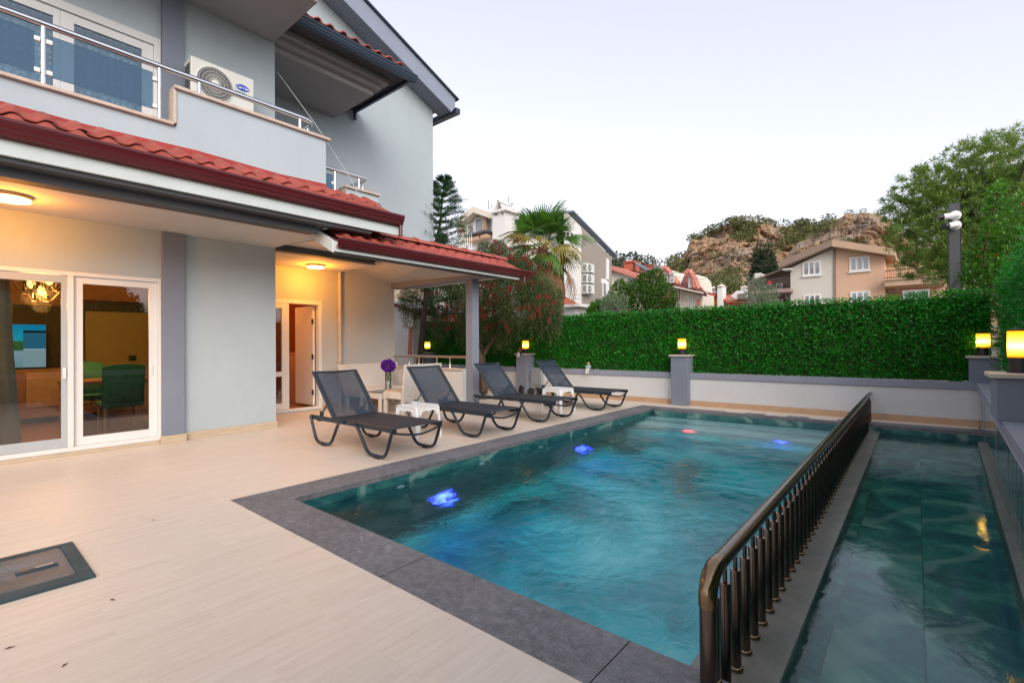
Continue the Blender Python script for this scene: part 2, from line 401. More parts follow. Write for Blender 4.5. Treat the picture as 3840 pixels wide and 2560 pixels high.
def wall_x(mb, x0, x1, y0, y1, z0, z1, holes=()):
    """wall in a plane of constant x with rectangular holes (ya, yb, za, zb), built as butted blocks"""
    ys = sorted({y0, y1, *[h[0] for h in holes], *[h[1] for h in holes]}); ys = [y for y in ys if y0 <= y <= y1]
    for a, b in zip(ys[:-1], ys[1:]):
        hs = sorted([h for h in holes if h[0] <= a and h[1] >= b], key=lambda h: h[2]); z = z0
        for h in hs:
            if h[2] > z: mb.box(x0, x1, a, b, z, h[2])
            z = max(z, h[3])
        if z < z1: mb.box(x0, x1, a, b, z, z1)
    return mb
def leaf_mesh(name, P, D, N, L, W, bend=0.0):
    """many leaves at once: P base points, D long axes, N side axes (k x 3), lengths L and widths W (k)"""
    k = len(P); L = np.broadcast_to(L, k)[:, None]; W = np.broadcast_to(W, k)[:, None]
    D = D/np.linalg.norm(D, axis=1, keepdims=True); S = np.cross(D, N); S /= (np.linalg.norm(S, axis=1, keepdims=True)+1e-9)
    U = np.cross(S, D)
    a = P; b = P+D*L*0.45+S*W*0.5+U*L*bend; c = P+D*L; d = P+D*L*0.45-S*W*0.5+U*L*bend
    V = np.stack([a, b, c, d], 1).reshape(-1, 3).astype(np.float32)
    me = bpy.data.meshes.new(name); me.vertices.add(4*k); me.vertices.foreach_set('co', V.ravel())
    me.loops.add(4*k); me.polygons.add(k)
    me.loops.foreach_set('vertex_index', np.arange(4*k, dtype=np.int32)); me.polygons.foreach_set('loop_start', np.arange(0, 4*k, 4, dtype=np.int32))
    try: me.polygons.foreach_set('loop_total', np.full(k, 4, dtype=np.int32))
    except Exception: pass
    me.update(calc_edges=True); me.validate(); return me
def rand_dirs(k):
    d = rng.normal(size=(k, 3)); return d/np.linalg.norm(d, axis=1, keepdims=True)
def blob_points(k, c, r, shell=0.45):
    d = rand_dirs(k); u = rng.random(k)**(1/3.0); u = shell+(1-shell)*u
    return np.array(c)+d*u[:, None]*np.array(r), d
# ================================================================== the setting: ground, deck, pools
gr = MB()
for (a, b, c, d) in ((-400, -13.2, -300, 700), (1.3, 400, -300, 700), (-13.2, 1.3, -300, -5.0), (-13.2, 1.3, 10.2, 700)):
    gr.add([(a, c, -0.32), (b, c, -0.32), (b, d, -0.32), (a, d, -0.32)], [(0, 1, 2, 3)])
structure('ground', gr, 'asphalt_ground')
structure('garden_bed', MB().box(-13.2, -9.082, 3.2, 10.2, -0.3, -0.02).box(-9.08, 1.3, 9.852, 10.2, -0.3, -0.02), 'soil')
PX0, PX1, PY0, PY1 = -3.99, -0.757, 1.905, 9.05      # main pool inside
RX0 = -0.435                                          # shallow pool left side
def right_x(y, off=0.0): return 0.70-0.037*(9.85-y)+off
def far_y(x, off=0.0): return 9.05+0.062*(x+3.99)+off   # the far edge runs slightly askew
PTZ = -0.10                                           # top of the partition
WZ = -0.125                                           # water level
OX0, OY0, OY1 = -4.36, 1.56, 9.38                     # outer edge of the basalt surround
# deck base (grout bed) in strips round the pool
deck = MB()
deck.box(-9.08, OX0, -5.0, 9.85, -0.30, -0.0006)
deck.box(OX0, 1.2, -5.0, OY0, -0.30, -0.0006)
deck.box(OX0, 0.9, 9.39, 9.92, -0.30, -0.043)
deck = structure('deck', deck, 'grout')
TW, TL = 0.333, 0.674
TILE_ME = {}
def tile(x0, x1, y0, y1):
    if x1-x0 < 0.02 or y1-y0 < 0.02: return
    g = 0.0007; w, h = x1-x0-2*g, y1-y0-2*g
    key = (round(w, 3), round(h, 3))
    if key not in TILE_ME:
        c = 0.0007
        TILE_ME[key] = MB().add([(0, 0, -0.006), (w, 0, -0.006), (w, h, -0.006), (0, h, -0.006),
                                 (0, 0, -c), (w, 0, -c), (w, h, -c), (0, h, -c),
                                 (c, c, 0), (w-c, c, 0), (w-c, h-c, 0), (c, h-c, 0)],
                                [(0, 1, 5, 4), (1, 2, 6, 5), (2, 3, 7, 6), (3, 0, 4, 7), (4, 5, 9, 8), (5, 6, 10, 9), (6, 7, 11, 10), (7, 4, 8, 11), (8, 9, 10, 11)]).mesh('tile')
    link_mesh('tile', TILE_ME[key], 'deck_tile', deck, loc=(x0+g, y0+g, random.uniform(-0.0002, 0.0002)))
def in_wall(x, y):
    return (x < -7.62 and y < 3.39)
COVER = (-4.213, -3.485, -0.32, 0.568)
n_col = 0
xs0 = -3.06-TW*30
for i in range(0, 44):
    x0 = xs0+TW*i; x1 = x0+TW
    off = 0.512 if i % 2 == 0 else 0.512+TL/2
    for j in range(-2, 16):
        y0 = off+TL*(j-1); y1 = y0+TL
        a0, a1, b0, b1 = max(x0, -9.05), min(x1, 0.69), max(y0, -0.75), min(y1, 9.89)
        if a1-a0 < 0.03 or b1-b0 < 0.03: continue
        if (b1 < 3.39+0.05 and a1 < -7.60): continue
        if b0 < 3.39 and a0 < -7.60: a0 = max(a0, -7.60) if b1 < 3.6 else a0
        # cut out the basalt surround and the pools
        pieces = [(a0, a1, b0, b1)]
        def cut(ps, X0, X1, Y0, Y1):
            o = []
            for (p, q, r, s) in ps:
                if q <= X0 or p >= X1 or s <= Y0 or r >= Y1: o.append((p, q, r, s)); continue
                if p < X0: o.append((p, X0, r, s)); p = X0
                if q > X1: o.append((X1, q, r, s)); q = X1
                if r < Y0: o.append((p, q, r, Y0))
                if s > Y1: o.append((p, q, Y1, s))
            return o
        pieces = cut(pieces, OX0, 5, OY0, OY1); pieces = [p for q in pieces for p in cut([q], -1.0, 5, OY1-0.01, far_y(q[1], 0.33))] if b1 > 9 else pieces
        pieces = cut(pieces, *COVER)
        if -7.0 < x0 and j < -1: continue
        for p in pieces:
            tile(*p)
# surround of the pool: basalt slabs with mitred corners
surr = thing('pool_surround', 'dark grey basalt slab surround edging the large swimming pool', 'pool surround')
def slab(poly, z0=-0.042, z1=0.0):
    g = 0.0006
    c = Vector((sum(p[0] for p in poly)/len(poly), sum(p[1] for p in poly)/len(poly), 0))
    pts = []
    for p in poly:
        v = Vector((p[0], p[1], 0)); d = c-v; pts.append((v.x+(g if d.x > 0 else -g), v.y+(g if d.y > 0 else -g), z1))
    MB().prism(pts, (0, 0, z0-z1)).build('slab', 'basalt', surr, bevel=0.003)
I0x, I0y, I1y = PX0, PY0, PY1
ys = [PY0, 3.1, 4.35, 5.6, 6.85, 8.0, PY1]
for a, b in zip(ys[:-1], ys[1:]):
    slab([(OX0, a if a > PY0 else OY0, 0), (I0x, a, 0), (I0x, b, 0), (OX0, b if b < PY1 else OY1, 0)])
xs = [I0x, -2.27, -0.95, 0.45]
for a, b in zip(xs[:-1], xs[1:]):
    slab([(a if a > I0x else OX0, OY0, 0), (b, OY0, 0), (b, I0y, 0), (a, I0y, 0)])
xs = [I0x, -2.75, -1.5, -0.25, 0.70]
for a, b in zip(xs[:-1], xs[1:]):
    slab([(a if a > I0x else OX0, far_y(a, 0.33), 0), (a, far_y(a), 0), (b, far_y(b), 0), (b, far_y(b, 0.33), 0)])
# the pool basin
basin = structure('pool_basin', MB().box(PX0-0.30, PX1+0.02, PY0-0.3, PY1+0.3, -1.75, -1.62), 'pool_floor_stone_glow')
MB().box(PX0-0.30, PX0-0.012, PY0-0.3, PY1+0.3, -1.62, -0.0425).build('basin_wall', 'pool_wall_stone', basin)
MB().prism([(PX0-0.012, far_y(PX0, 0.012), -1.62), (RX0+1.2, far_y(RX0+1.2, 0.012), -1.62), (RX0+1.2, far_y(RX0+1.2, 0.5), -1.62), (PX0-0.012, far_y(PX0, 0.5), -1.62)], (0, 0, 1.5775)).build('basin_wall', 'pool_wall_stone', basin)
MB().box(PX0-0.012, RX0+1.0, PY0-0.3, PY0-0.012, -1.62, -0.0425).build('basin_wall', 'pool_wall_stone', basin)
BT = {}
def pool_tile(name, x0, x1, y0, y1, z0, z1, mat='pool_wall_stone', parent=None, g=0.002):
    MB().box(x0, x1, y0, y1, z0, z1).build(name, mat, parent or basin, bevel=0.002, seg=1)
y = PY0
while y < PY1-0.02:
    y2 = min(y+0.60, PY1)
    pool_tile('wall_tile', PX0-0.012, PX0, y+0.002, y2-0.002, -0.34, -0.0425)
    pool_tile('wall_tile', PX0-0.012, PX0, y+0.002, y2-0.002, -0.944, -0.344)
    pool_tile('wall_tile', PX0-0.012, PX0, y+0.002, y2-0.002, -1.56, -0.948)
    y = y2
x = PX0
while x < 0.68:
    x2 = min(x+0.60, 0.69)
    MB().prism([(x+0.002, far_y(x), -0.34), (x2-0.002, far_y(x2), -0.34), (x2-0.002, far_y(x2, 0.012), -0.34), (x+0.002, far_y(x, 0.012), -0.34)], (0, 0, 0.2975)).build('wall_tile', 'pool_wall_stone', basin)
    x = x2
# steps across the far end
st = MB()
MB().box(PX0, PX1, 8.70, 9.30, -1.62, -0.30).build('step', 'step_stone', basin, bevel=0.008)
MB().box(PX0, PX1, 8.28, 8.698, -1.62, -0.55).build('step', 'step_stone', basin, bevel=0.008)
MB().box(PX0, PX1, 7.86, 8.278, -1.62, -0.85).build('step', 'pool_floor_stone_glow', basin, bevel=0.008)
# partition between the pools, and the shallow pool
part = structure('pool_partition', MB().box(PX1+0.004, RX0, PY0-0.01, 9.262, -1.62, PTZ), 'grey_stone', bevel=0.006)
shal = structure('shallow_basin', MB().box(RX0, 0.9, PY0-1.2, 9.4, -0.62, -0.53), 'grout')
rows = [(0.9, 2.5), (2.5, 3.7), (3.7, 4.9), (4.9, 6.1), (6.1, 7.3), (7.3, 8.5), (8.5, 9.4)]
for (a, b) in rows:
    for (p, q) in ((RX0+0.07, 0.02), (0.02, 0.80)):
        MB().box(p+0.0012, q-0.0012, a+0.0012, b-0.0012, -0.53, -0.507).build('floor_slab', 'slab_stone', shal, bevel=0.002, seg=1)
MB().box(RX0, RX0+0.067, 0.9, 9.4, -0.53, -0.508).build('edge_strip', 'slab_stone', shal)
MB().box(RX0+0.002, 0.5, 0.70, 0.9, -0.53, -0.045).build('end_wall', 'pool_wall_stone', shal)
# water
structure('pool_water', MB().add([(PX0, PY0, WZ), (PX1+0.004, PY0, WZ), (PX1+0.004, far_y(PX1), WZ), (PX0, PY1, WZ)], [(0, 1, 2, 3)]), 'water')
structure('shallow_water', MB().add([(RX0, 0.9, WZ+0.01), (right_x(0.9), 0.9, WZ+0.01), (0.70, far_y(0.70), WZ+0.01), (RX0, far_y(RX0), WZ+0.01)], [(0, 1, 2, 3)]), 'water_calm')
# lights and inlets set in the pool wall
def pool_light(c, axis, r, mat, label, name='pool_light'):
    t = thing(name, label, 'pool light', c)
    ang = {'x': Matrix.Rotation(R_(90), 4, 'Y'), 'y': Matrix.Rotation(R_(90), 4, 'X')}[axis]
    MB().lathe([(r*1.25, 0.0), (r*1.25, 0.012), (r*1.02, 0.02)], seg=24).xf(ang).build('rim', 'plastic_white', t, smooth=True)
    MB().lathe([(r, 0.0), (r, 0.024), (r*0.7, 0.032)], seg=24).xf(ang).build('lens', mat, t, smooth=True)
pool_light((PX0, 3.56, -0.95), 'x', 0.10, 'led_blue', 'blue underwater light nearest the lounger with the glass ashtray')
pool_light((PX0, 6.41, -1.08), 'x', 0.10, 'led_blue', 'blue underwater light below the second pair of loungers')
pool_light((-3.0, 8.28, -0.68), 'y', 0.07, 'led_red', 'red underwater light in the riser of the pool steps')
pool_light((-1.6, 8.28, -0.68), 'y', 0.05, 'led_blue', 'small blue underwater light in the riser near the railing')
for k, yy in enumerate((3.0, 4.18, 5.36, 6.55, 7.73)):
    t = thing('water_inlet', ('round white water inlet just under the waterline, %s from the near corner' % ('first', 'second', 'third', 'fourth', 'fifth')[k]), 'water inlet', (PX0, yy, -0.215), group='inlets along the pool wall')
    A = Matrix.Rotation(R_(90), 4, 'Y')
    MB().lathe([(0.045, 0.0), (0.045, 0.008), (0.036, 0.012)], seg=18).xf(A).build('rim', 'plastic_white', t, smooth=True)
    MB().lathe([(0.014, 0.010), (0.014, 0.018)], seg=12).xf(A).build('nozzle', 'pvc_grey', t, smooth=True)
# ================================================================== the villa
villa = thing('villa', 'pale blue grey two storey villa with red tiled eaves beside the pool', 'house')
def part(name, mb, mat, parent=villa, **k): return mb.build(name, mat, parent, **k)
XA, XB = -7.64, -9.08          # front wall, recessed porch wall
YC = 3.39                      # corner between them
YE = 6.68                      # far end of the porch wall
CZ = 2.79
SL = (-1.40, 1.905, 0.045, 2.165)       # sliding door hole
UD = (-1.00, 1.905, 3.30, 5.33)         # balcony door hole
mb = wall_x(MB(), XA-0.22, XA, -4.2, YC, 0.0, 6.9, [SL, UD])
part('wall', mb, 'plaster_blue')
# pillar running up both storeys
part('pillar', MB().box(XA+0.002, XA+0.07, 1.908, 2.152, 0.10, 2.788).box(XA+0.002, XA+0.07, 1.908, 2.152, 3.05, 5.99), 'plaster_slate', bevel=0.004)
# skirting
part('skirting', MB().box(XA+0.001, XA+0.022, 2.17, YC+0.02, 0.0, 0.105), 'skirting', bevel=0.004)
part('skirting', MB().box(XA+0.001, XA+0.095, 1.885, 2.168, 0.0, 0.100), 'skirting', bevel=0.004)
part('threshold', MB().box(XA-0.15, XA+0.03, -1.5, 1.88, 0.0, 0.043), 'skirting', bevel=0.004)
# porch wall with door hole
DH = (3.62, 4.93, 0.03, 2.15)
mb = wall_x(MB(), XB-0.2, XB, YC-0.3, YE, 0.0, 3.0, [DH])
part('porch_wall', mb, 'plaster_porch')
part('porch_wall', MB().box(XB-0.2, XB-0.3-1.5, YE-0.2, YE, 0.0, 3.0), 'plaster_porch')
part('return_wall', MB().box(XB-0.2, XA-0.222, YC-0.2, YC, 0.0, 6.9), 'plaster_blue')
part('skirting', MB().box(XB+0.001, XB+0.02, 4.95, YE, 0.0, 0.10), 'skirting_tan')
# gable wall of the far wing
def verge_z(y, dz=0.0): return 8.204-0.4054*(y-4.962)+dz
g = [(XB, YC, 2.99), (XB, 7.85, 2.99), (XB, 7.85, verge_z(7.85)), (XB, 2.0, verge_z(2.0)), (XB, 2.0, 6.95), (XB, YC, 6.95)]
part('gable_wall', MB().prism(g, (-0.2, 0, 0)), 'plaster_blue')
part('gable_wall', MB().box(XB-4, XB-0.2, 7.65, 7.85, 2.99, 7.0), 'plaster_blue')
# verge: soffit band, fascia board and metal edge
e0, e1 = 1.5, 8.05
xv = XB+0.42
part('verge_soffit', MB().prism([(XB+0.001, e0, verge_z(e0)+0.0), (XB+0.001, e1, verge_z(e1)+0.0), (xv, e1, verge_z(e1)), (xv, e0, verge_z(e0))], (0, 0, 0.06)), 'plaster_slate')
part('fascia', MB().prism([(xv+0.001, e0, verge_z(e0)-0.02), (xv+0.001, e1, verge_z(e1)-0.02), (xv+0.001, e1+0.12, verge_z(e1+0.12)+0.20), (xv+0.001, e1+0.12, verge_z(e1+0.12)+0.40), (xv+0.001, e0, verge_z(e0)+0.40)], (0.04, 0, 0)), 'verge_paint')
part('verge_edge', MB().prism([(xv-0.1, e0, verge_z(e0)+0.402), (xv-0.1, e1+0.2, verge_z(e1+0.2)+0.402), (xv-0.1, e1+0.2, verge_z(e1+0.2)+0.44), (xv-0.1, e0, verge_z(e0)+0.44)], (0.2, 0, 0)), 'gutter_blue')
part('roof_slab', MB().prism([(xv-0.102, e0, verge_z(e0)+0.25), (xv-0.102, e1+0.1, verge_z(e1+0.1)+0.25), (xv-0.102, e1+0.1, verge_z(e1+0.1)+0.40), (xv-0.102, e0, verge_z(e0)+0.40)], (-5, 0, 0)), 'roof_tile')
part('eave_gutter', MB().box(XB-4, xv+0.03, e1+0.16, e1+0.30, verge_z(e1)+0.03, verge_z(e1)+0.16), 'gutter_blue')
# upper slab (top floor balcony) seen from below
part('top_slab', MB().box(XA+0.001, -6.28, -4.2, 3.375, 5.994, 6.55), 'soffit_grey', bevel=0.01)
part('top_slab_edge', MB().box(-6.278, -6.2, -4.2, 3.39, 6.09, 6.55), 'plaster_pale')
# bay cornice over the far balcony: stepped soffit
part('bay_soffit', MB().box(XB+0.001, -7.73, YC+0.002, 5.23, 5.922, 6.02), 'soffit_grey', bevel=0.008)
part('bay_cornice', MB().box(XB+0.001, -7.62, YC+0.002, 5.33, 6.022, 6.12), 'soffit_grey', bevel=0.012)
part('bay_cornice', MB().box(XB+0.001, -7.50, YC+0.002, 5.43, 6.122, 6.22), 'soffit_grey', bevel=0.012)
part('bay_eave_shade', MB().box(XB+0.001, -7.16, YC+0.002, 5.62, 6.222, 6.25), 'plaster_dark')  # dark board stands in for the shade under the open eave
def gutter_profile(mb, p0, p1, out, h=0.12, w=0.11):
    """an ogee gutter along p0-p1 that opens upward, leaning outward along out"""
    p0, p1, out = Vector(p0), Vector(p1), Vector(out)
    prof = [(0, 0), (0.45*w, 0.0), (0.62*w, 0.02), (0.66*w, 0.30*h), (0.80*w, 0.42*h), (0.86*w, 0.62*h), (w, 0.84*h), (w, h), (0.90*w, h), (0.88*w, 0.86*h), (0.55*w, 0.12*h), (0.1*w, 0.10*h), (0.1*w, h), (0, h)]
    pts = [p0+out*a+Vector((0, 0, b)) for a, b in prof]
    return mb.prism(pts, p1-p0)
part('bay_gutter', gutter_profile(MB(), (-7.158, YC-0.6, 6.15), (-7.158, 5.74, 6.15), (1, 0, 0)), 'gutter_blue')
part('bay_gutter', gutter_profile(MB(), (-7.10, 5.622, 6.15), (XB+0.02, 5.622, 6.15), (0, 1, 0)), 'gutter_blue')
part('downpipe_stub', MB().tube([(XB+0.06, 5.66, 6.15), (XB+0.06, 5.66, 6.02)], 0.035, 12), 'gutter_blue', smooth=True)

# ------------------------------------------------------------------ clay tiles
def clay_tile_mesh(L=0.42, W=0.225):
    prof = [(0.0, 0.012), (0.10, 0.004), (0.30, 0.0), (0.45, 0.004), (0.55, 0.022), (0.66, 0.040), (0.78, 0.046), (0.90, 0.040), (1.0, 0.020), (1.06, 0.008)]
    m = MB(); n = len(prof); vs = []
    for (t, lift) in ((0.0, 0.030), (0.02, 0.034), (1.0, 0.0)):
        for (u, h) in prof: vs.append((u*W, t*L, h+lift))
    k = len(vs)
    for (u, h) in prof: vs.append((u*W, 0.0, h+0.030-0.016))
    fs = [(r*n+i, r*n+i+1, (r+1)*n+i+1, (r+1)*n+i) for r in range(2) for i in range(n-1)]
    fs += [(k+i, k+i+1, i+1, i) for i in range(n-1)]
    return m.add(vs, fs).mesh('clay_tile')
CLAY = clay_tile_mesh(); CLAY.materials.append(MATS['roof_tile'])
CLAY.polygons.foreach_set('use_smooth', [True]*len(CLAY.polygons))
def tile_slope(roof, xe, ze, xr, zr, y0, y1, courses, name='clay_tile', yfun=None):
    """courses of tiles from the eave line x=xe up to x=xr (eave faces +x)"""
    d = Vector((xr-xe, 0, zr-ze)); L = d.length; d.normalize(); side = Vector((0, 1, 0)); up = side.cross(d)*-1
    if up.z < 0: up = -up
    step = L/courses; n = int((y1-y0)/0.225)
    for c in range(courses):
        for i in range(n):
            p = Vector((xe, y0+i*0.225, ze))+d*(c*step-0.03)
            o = bpy.data.objects.new(name, CLAY); COL.objects.link(o); o.parent = roof
            j = random.uniform(-0.012, 0.012)
            o.matrix_local = Matrix(((side.x, d.x, up.x, p.x), (side.y, d.y, up.y, p.y+j), (side.z, d.z, up.z, p.z+random.uniform(0, 0.006)), (0, 0, 0, 1)))
            s = min(1.0, (L-c*step+0.03)/0.42); o.scale = (1, s, 1)
# bay roof above the blue gutter
bay_roof = part('bay_roof', MB().prism([(-7.12, YC-0.5, 6.27), (-7.12, 5.70, 6.27), (-7.9, 5.70, 6.27), (-7.9, YC-0.5, 6.27)], (0, 0, 0.02)), 'mortar')
tile_slope(bay_roof, -7.10, 6.29, -7.9, 6.62, YC-0.45, 5.6, 2)
# ------------------------------------------------------------------ first eave (roof over the sliding door)
RY1 = 4.46
roof1 = part('roof', MB().prism([(-5.94, -4.2, 3.10), (-6.62, -4.2, 3.52), (-6.62, -4.2, 3.46), (-5.94, -4.2, 3.04)], (0, 4.2+RY1, 0)), 'mortar')
tile_slope(roof1, -5.90, 3.14, -6.60, 3.55, -1.3, RY1-0.02, 2)
part('fascia_board', MB().box(-5.99, -5.95, -4.2, RY1, 2.915, 3.13), 'fascia_white')
part('gutter', gutter_profile(MB(), (-5.949, -4.2, 3.055), (-5.949, RY1+0.03, 3.055), (1, 0, 0), 0.145, 0.12), 'gutter_red')
part('gutter_end', MB().tube([(-5.90, RY1+0.0, 3.06), (-5.90, RY1+0.0, 2.90)], 0.028, 10), 'gutter_red')
part('flashing', MB().prism([(-6.598, -4.2, 3.47), (-6.598, 3.66, 3.47), (-6.598, 3.66, 3.63), (-6.598, 3.0, 3.60), (-6.598, 2.0, 3.62), (-6.598, 1.0, 3.585), (-6.598, 0.0, 3.60), (-6.598, -4.2, 3.60)], (0.006, 0, 0)), 'flashing_red')
part('eave_beam', MB().box(-6.14, -5.992, -4.2, 4.02, 2.87, 3.06), 'plaster_dark')
part('eave_beam', MB().box(-6.32, -6.142, -4.2, YC-0.12, 2.775, 3.02), 'plaster_dark')
part('eave_soffit', MB().box(-6.6, -5.991, 4.022, RY1-0.01, 3.02, 3.06), 'plaster_dark')
part('ceiling', MB().box(XA+0.001, -6.321, -4.2, YC-0.02, CZ, 2.98), 'ceiling_paint')
# ------------------------------------------------------------------ balcony parapet, copings, rail
part('parapet', MB().box(-6.78, -6.60, -4.2, 1.80, 2.99, 3.83).box(-6.78, -6.60, 1.80, 3.66, 2.99, 4.27), 'plaster_pale')
part('parapet', MB().box(XA, -6.782, 3.48, 3.66, 2.99, 4.27), 'plaster_pale')
part('coping', MB().box(-6.82, -6.555, -4.2, 1.765, 3.832, 3.868), 'coping_stone', bevel=0.004)
part('coping', MB().box(-6.82, -6.555, 1.77, 3.71, 4.272, 4.308), 'coping_stone', bevel=0.004)
part('coping', MB().box(-6.80, -6.585, 1.767, 1.798, 3.869, 4.27), 'coping_stone', bevel=0.004)
part('balcony_floor', MB().box(XA, -6.782, -4.2, 3.478, 2.99, 3.28), 'ceiling_paint')
rail = part('handrail', MB().tube([(-6.66, -4.2, 4.50), (-6.66, 3.33, 4.50), (-6.67, 3.42, 4.50), (-6.70, 3.48, 4.50), (-6.78, 3.52, 4.50), (-7.6, 3.52, 4.50)], 0.035, 14), 'steel', smooth=True)
for yy, zb in ((-1.25, 3.868), (-0.28, 3.868), (0.683, 3.868), (1.647, 3.868), (2.05, 4.308), (3.30, 4.308)):
    p = MB().tube([(-6.66, yy, zb), (-6.66, yy, 4.475)], 0.021, 12).build('post', 'steel', rail, smooth=True)
MB().tube([(-6.86, 3.52, 4.308), (-6.86, 3.52, 4.475)], 0.021, 12).build('post', 'steel', rail, smooth=True)
for yy in (-0.28, 0.683, 1.647):
    for s in (-1, 1):
        if yy > 1.6 and s > 0: continue
        for zz in (4.02, 4.33):
            MB().box(-6.682, -6.638, yy+s*0.022-(0.045 if s < 0 else 0), yy+s*0.022+(0.045 if s > 0 else 0), zz-0.022, zz+0.022).build('clamp', 'plastic_white', rail, bevel=0.004)
for a, b in ((-1.19, -0.34), (-0.22, 0.622), (0.744, 1.585)):
    MB().box(-6.664, -6.656, a, b, 3.985, 4.405).build('glass_panel', 'pane_rail', rail)
# far balcony in front of the gable wall
part('far_parapet', MB().box(-7.86, -7.70, 4.66, 5.30, 2.99, 4.055), 'plaster_pale')
part('far_parapet', MB().box(XB, -7.862, 5.14, 5.30, 2.99, 4.055).box(-7.86, -7.70, YC+0.3, 4.655, 2.99, 3.62), 'plaster_pale')
part('coping', MB().box(-7.90, -7.655, 4.62, 5.35, 4.057, 4.095).box(-7.90, -7.655, YC+0.3, 4.61, 3.622, 3.66), 'coping_stone', bevel=0.004)
part('coping', MB().box(-7.875, -7.685, 4.632, 4.658, 3.66, 4.056), 'coping_stone', bevel=0.004)
rail2 = part('handrail', MB().tube([(-7.78, YC+0.02, 4.34), (-7.78, 4.98, 4.34), (-7.79, 5.06, 4.34), (-7.84, 5.12, 4.34), (-7.92, 5.14, 4.34), (-9.0, 5.14, 4.34)], 0.035, 14), 'steel', smooth=True)
for yy, zb in ((4.48, 3.66), (4.95, 4.095)):
    MB().tube([(-7.78, yy, zb), (-7.78, yy, 4.32)], 0.021, 12).build('post', 'steel', rail2, smooth=True)
MB().tube([(-7.95, 5.14, 4.095), (-7.95, 5.14, 4.32)], 0.018, 12).build('post', 'steel', rail2, smooth=True)
MB().box(-7.802, -7.758, 4.41, 4.455, 4.08, 4.125).build('clamp', 'plastic_white', rail2, bevel=0.004)
MB().box(-7.784, -7.776, YC+0.05, 4.44, 3.75, 4.25).build('glass_panel', 'pane_rail', rail2)
# ------------------------------------------------------------------ porch ceiling, beams and column
PZ = 2.763
part('porch_ceiling', MB().box(XB, -7.75, YC+0.001, 5.27, PZ, 2.98), 'ceiling_paint')
part('porch_beam', MB().box(-7.748, -7.60, YC+0.001, 5.16, PZ-0.004, 3.0), 'plaster_dark')
part('porch_beam', MB().box(-6.12, -5.992, YC+0.1, 6.86, 2.52, 2.66), 'plaster_dark')
part('porch_soffit', MB().add([(XB, 5.272, 2.965), (XB, 6.60, 2.672), (-6.13, 6.60, 2.60), (-6.13, 5.272, 2.655), (XB, 5.272, 2.985), (XB, 6.60, 2.692), (-6.13, 6.60, 2.62), (-6.13, 5.272, 2.675)], [(0, 1, 2, 3), (7, 6, 5, 4), (0, 4, 5, 1), (1, 5, 6, 2), (2, 6, 7, 3), (3, 7, 4, 0)]), 'ceiling_paint')
part('porch_soffit', MB().prism([(-7.598, YC+0.12, 2.86), (-7.598, YC+0.12, 2.88), (-6.5, YC+0.12, 2.80), (-6.13, YC+0.12, 2.66), (-6.13, YC+0.12, 2.64), (-6.5, YC+0.12, 2.78)], (0, 5.27-YC-0.12, 0)), 'ceiling_paint')
part('porch_soffit', MB().box(-9.0, -5.992, 6.79, 7.33, 2.60, 2.64), 'ceiling_paint')
part('end_beam', MB().box(XB+0.001, -6.14, 6.60, 6.78, 2.535, 2.668), 'plaster_slate')
part('column', MB().box(-6.70, -6.52, 6.60, 6.78, 0.0, 2.533), 'plaster_slate', bevel=0.004)
roof2 = part('roof', MB().prism([(-5.94, 3.44, 2.62), (-6.50, 3.44, 2.94), (-9.0, 3.44, 2.99), (-9.0, 3.44, 2.93), (-6.50, 3.44, 2.88), (-5.94, 3.44, 2.57)], (0, 3.98, 0)), 'mortar')
tile_slope(roof2, -5.91, 2.655, -6.50, 2.955, 3.50, 7.48, 3)
for i in range(10):
    yy = 3.62+i*0.385
    m = MB()
    prof = [(0.125*math.cos(a), 0.085*math.sin(a)) for a in np.linspace(0.05, math.pi-0.05, 9)]
    for (t0, t1, sc) in ((0.0, 0.05, 1.18), (0.05, 0.41, 1.0)):
        pts0 = [(-6.50+u*sc, yy+t0, 2.985+w*sc) for u, w in prof]; pts1 = [(-6.50+u*sc, yy+t1, 2.985+w*sc*0.96) for u, w in prof]
        n = len(prof); m.add(pts0+pts1, [(k, k+1, n+k+1, n+k) for k in range(n-1)] + [tuple(range(n))])
    m.build('ridge_tile', 'ridge_tile_mat', roof2, smooth=True)
part('fascia_board', MB().box(-5.99, -5.95, 3.42, 7.33, 2.535, 2.665), 'fascia_white')
part('gutter', gutter_profile(MB(), (-5.949, 3.46, 2.585), (-5.949, 7.62, 2.585), (1, 0, 0), 0.125, 0.12), 'gutter_red')
part('downpipe_stub', MB().tube([(-5.90, 7.42, 2.60), (-5.90, 7.42, 2.47)], 0.035, 12), 'gutter_red', smooth=True)
part('barge_board', MB().prism([(-5.985, 3.40, 2.52), (-5.985, 3.40, 2.68), (-6.50, 3.40, 2.96), (-7.6, 3.40, 2.96), (-7.6, 3.40, 2.84), (-6.50, 3.40, 2.78)], (0, 0.035, 0)), 'fascia_white')
part('barge_cap', MB().prism([(-6.35, 3.385, 2.86), (-6.35, 3.385, 3.03), (-6.55, 3.385, 3.10), (-6.62, 3.385, 3.06), (-6.62, 3.385, 2.82)], (0, 0.08, 0)), 'fascia_white', bevel=0.02)
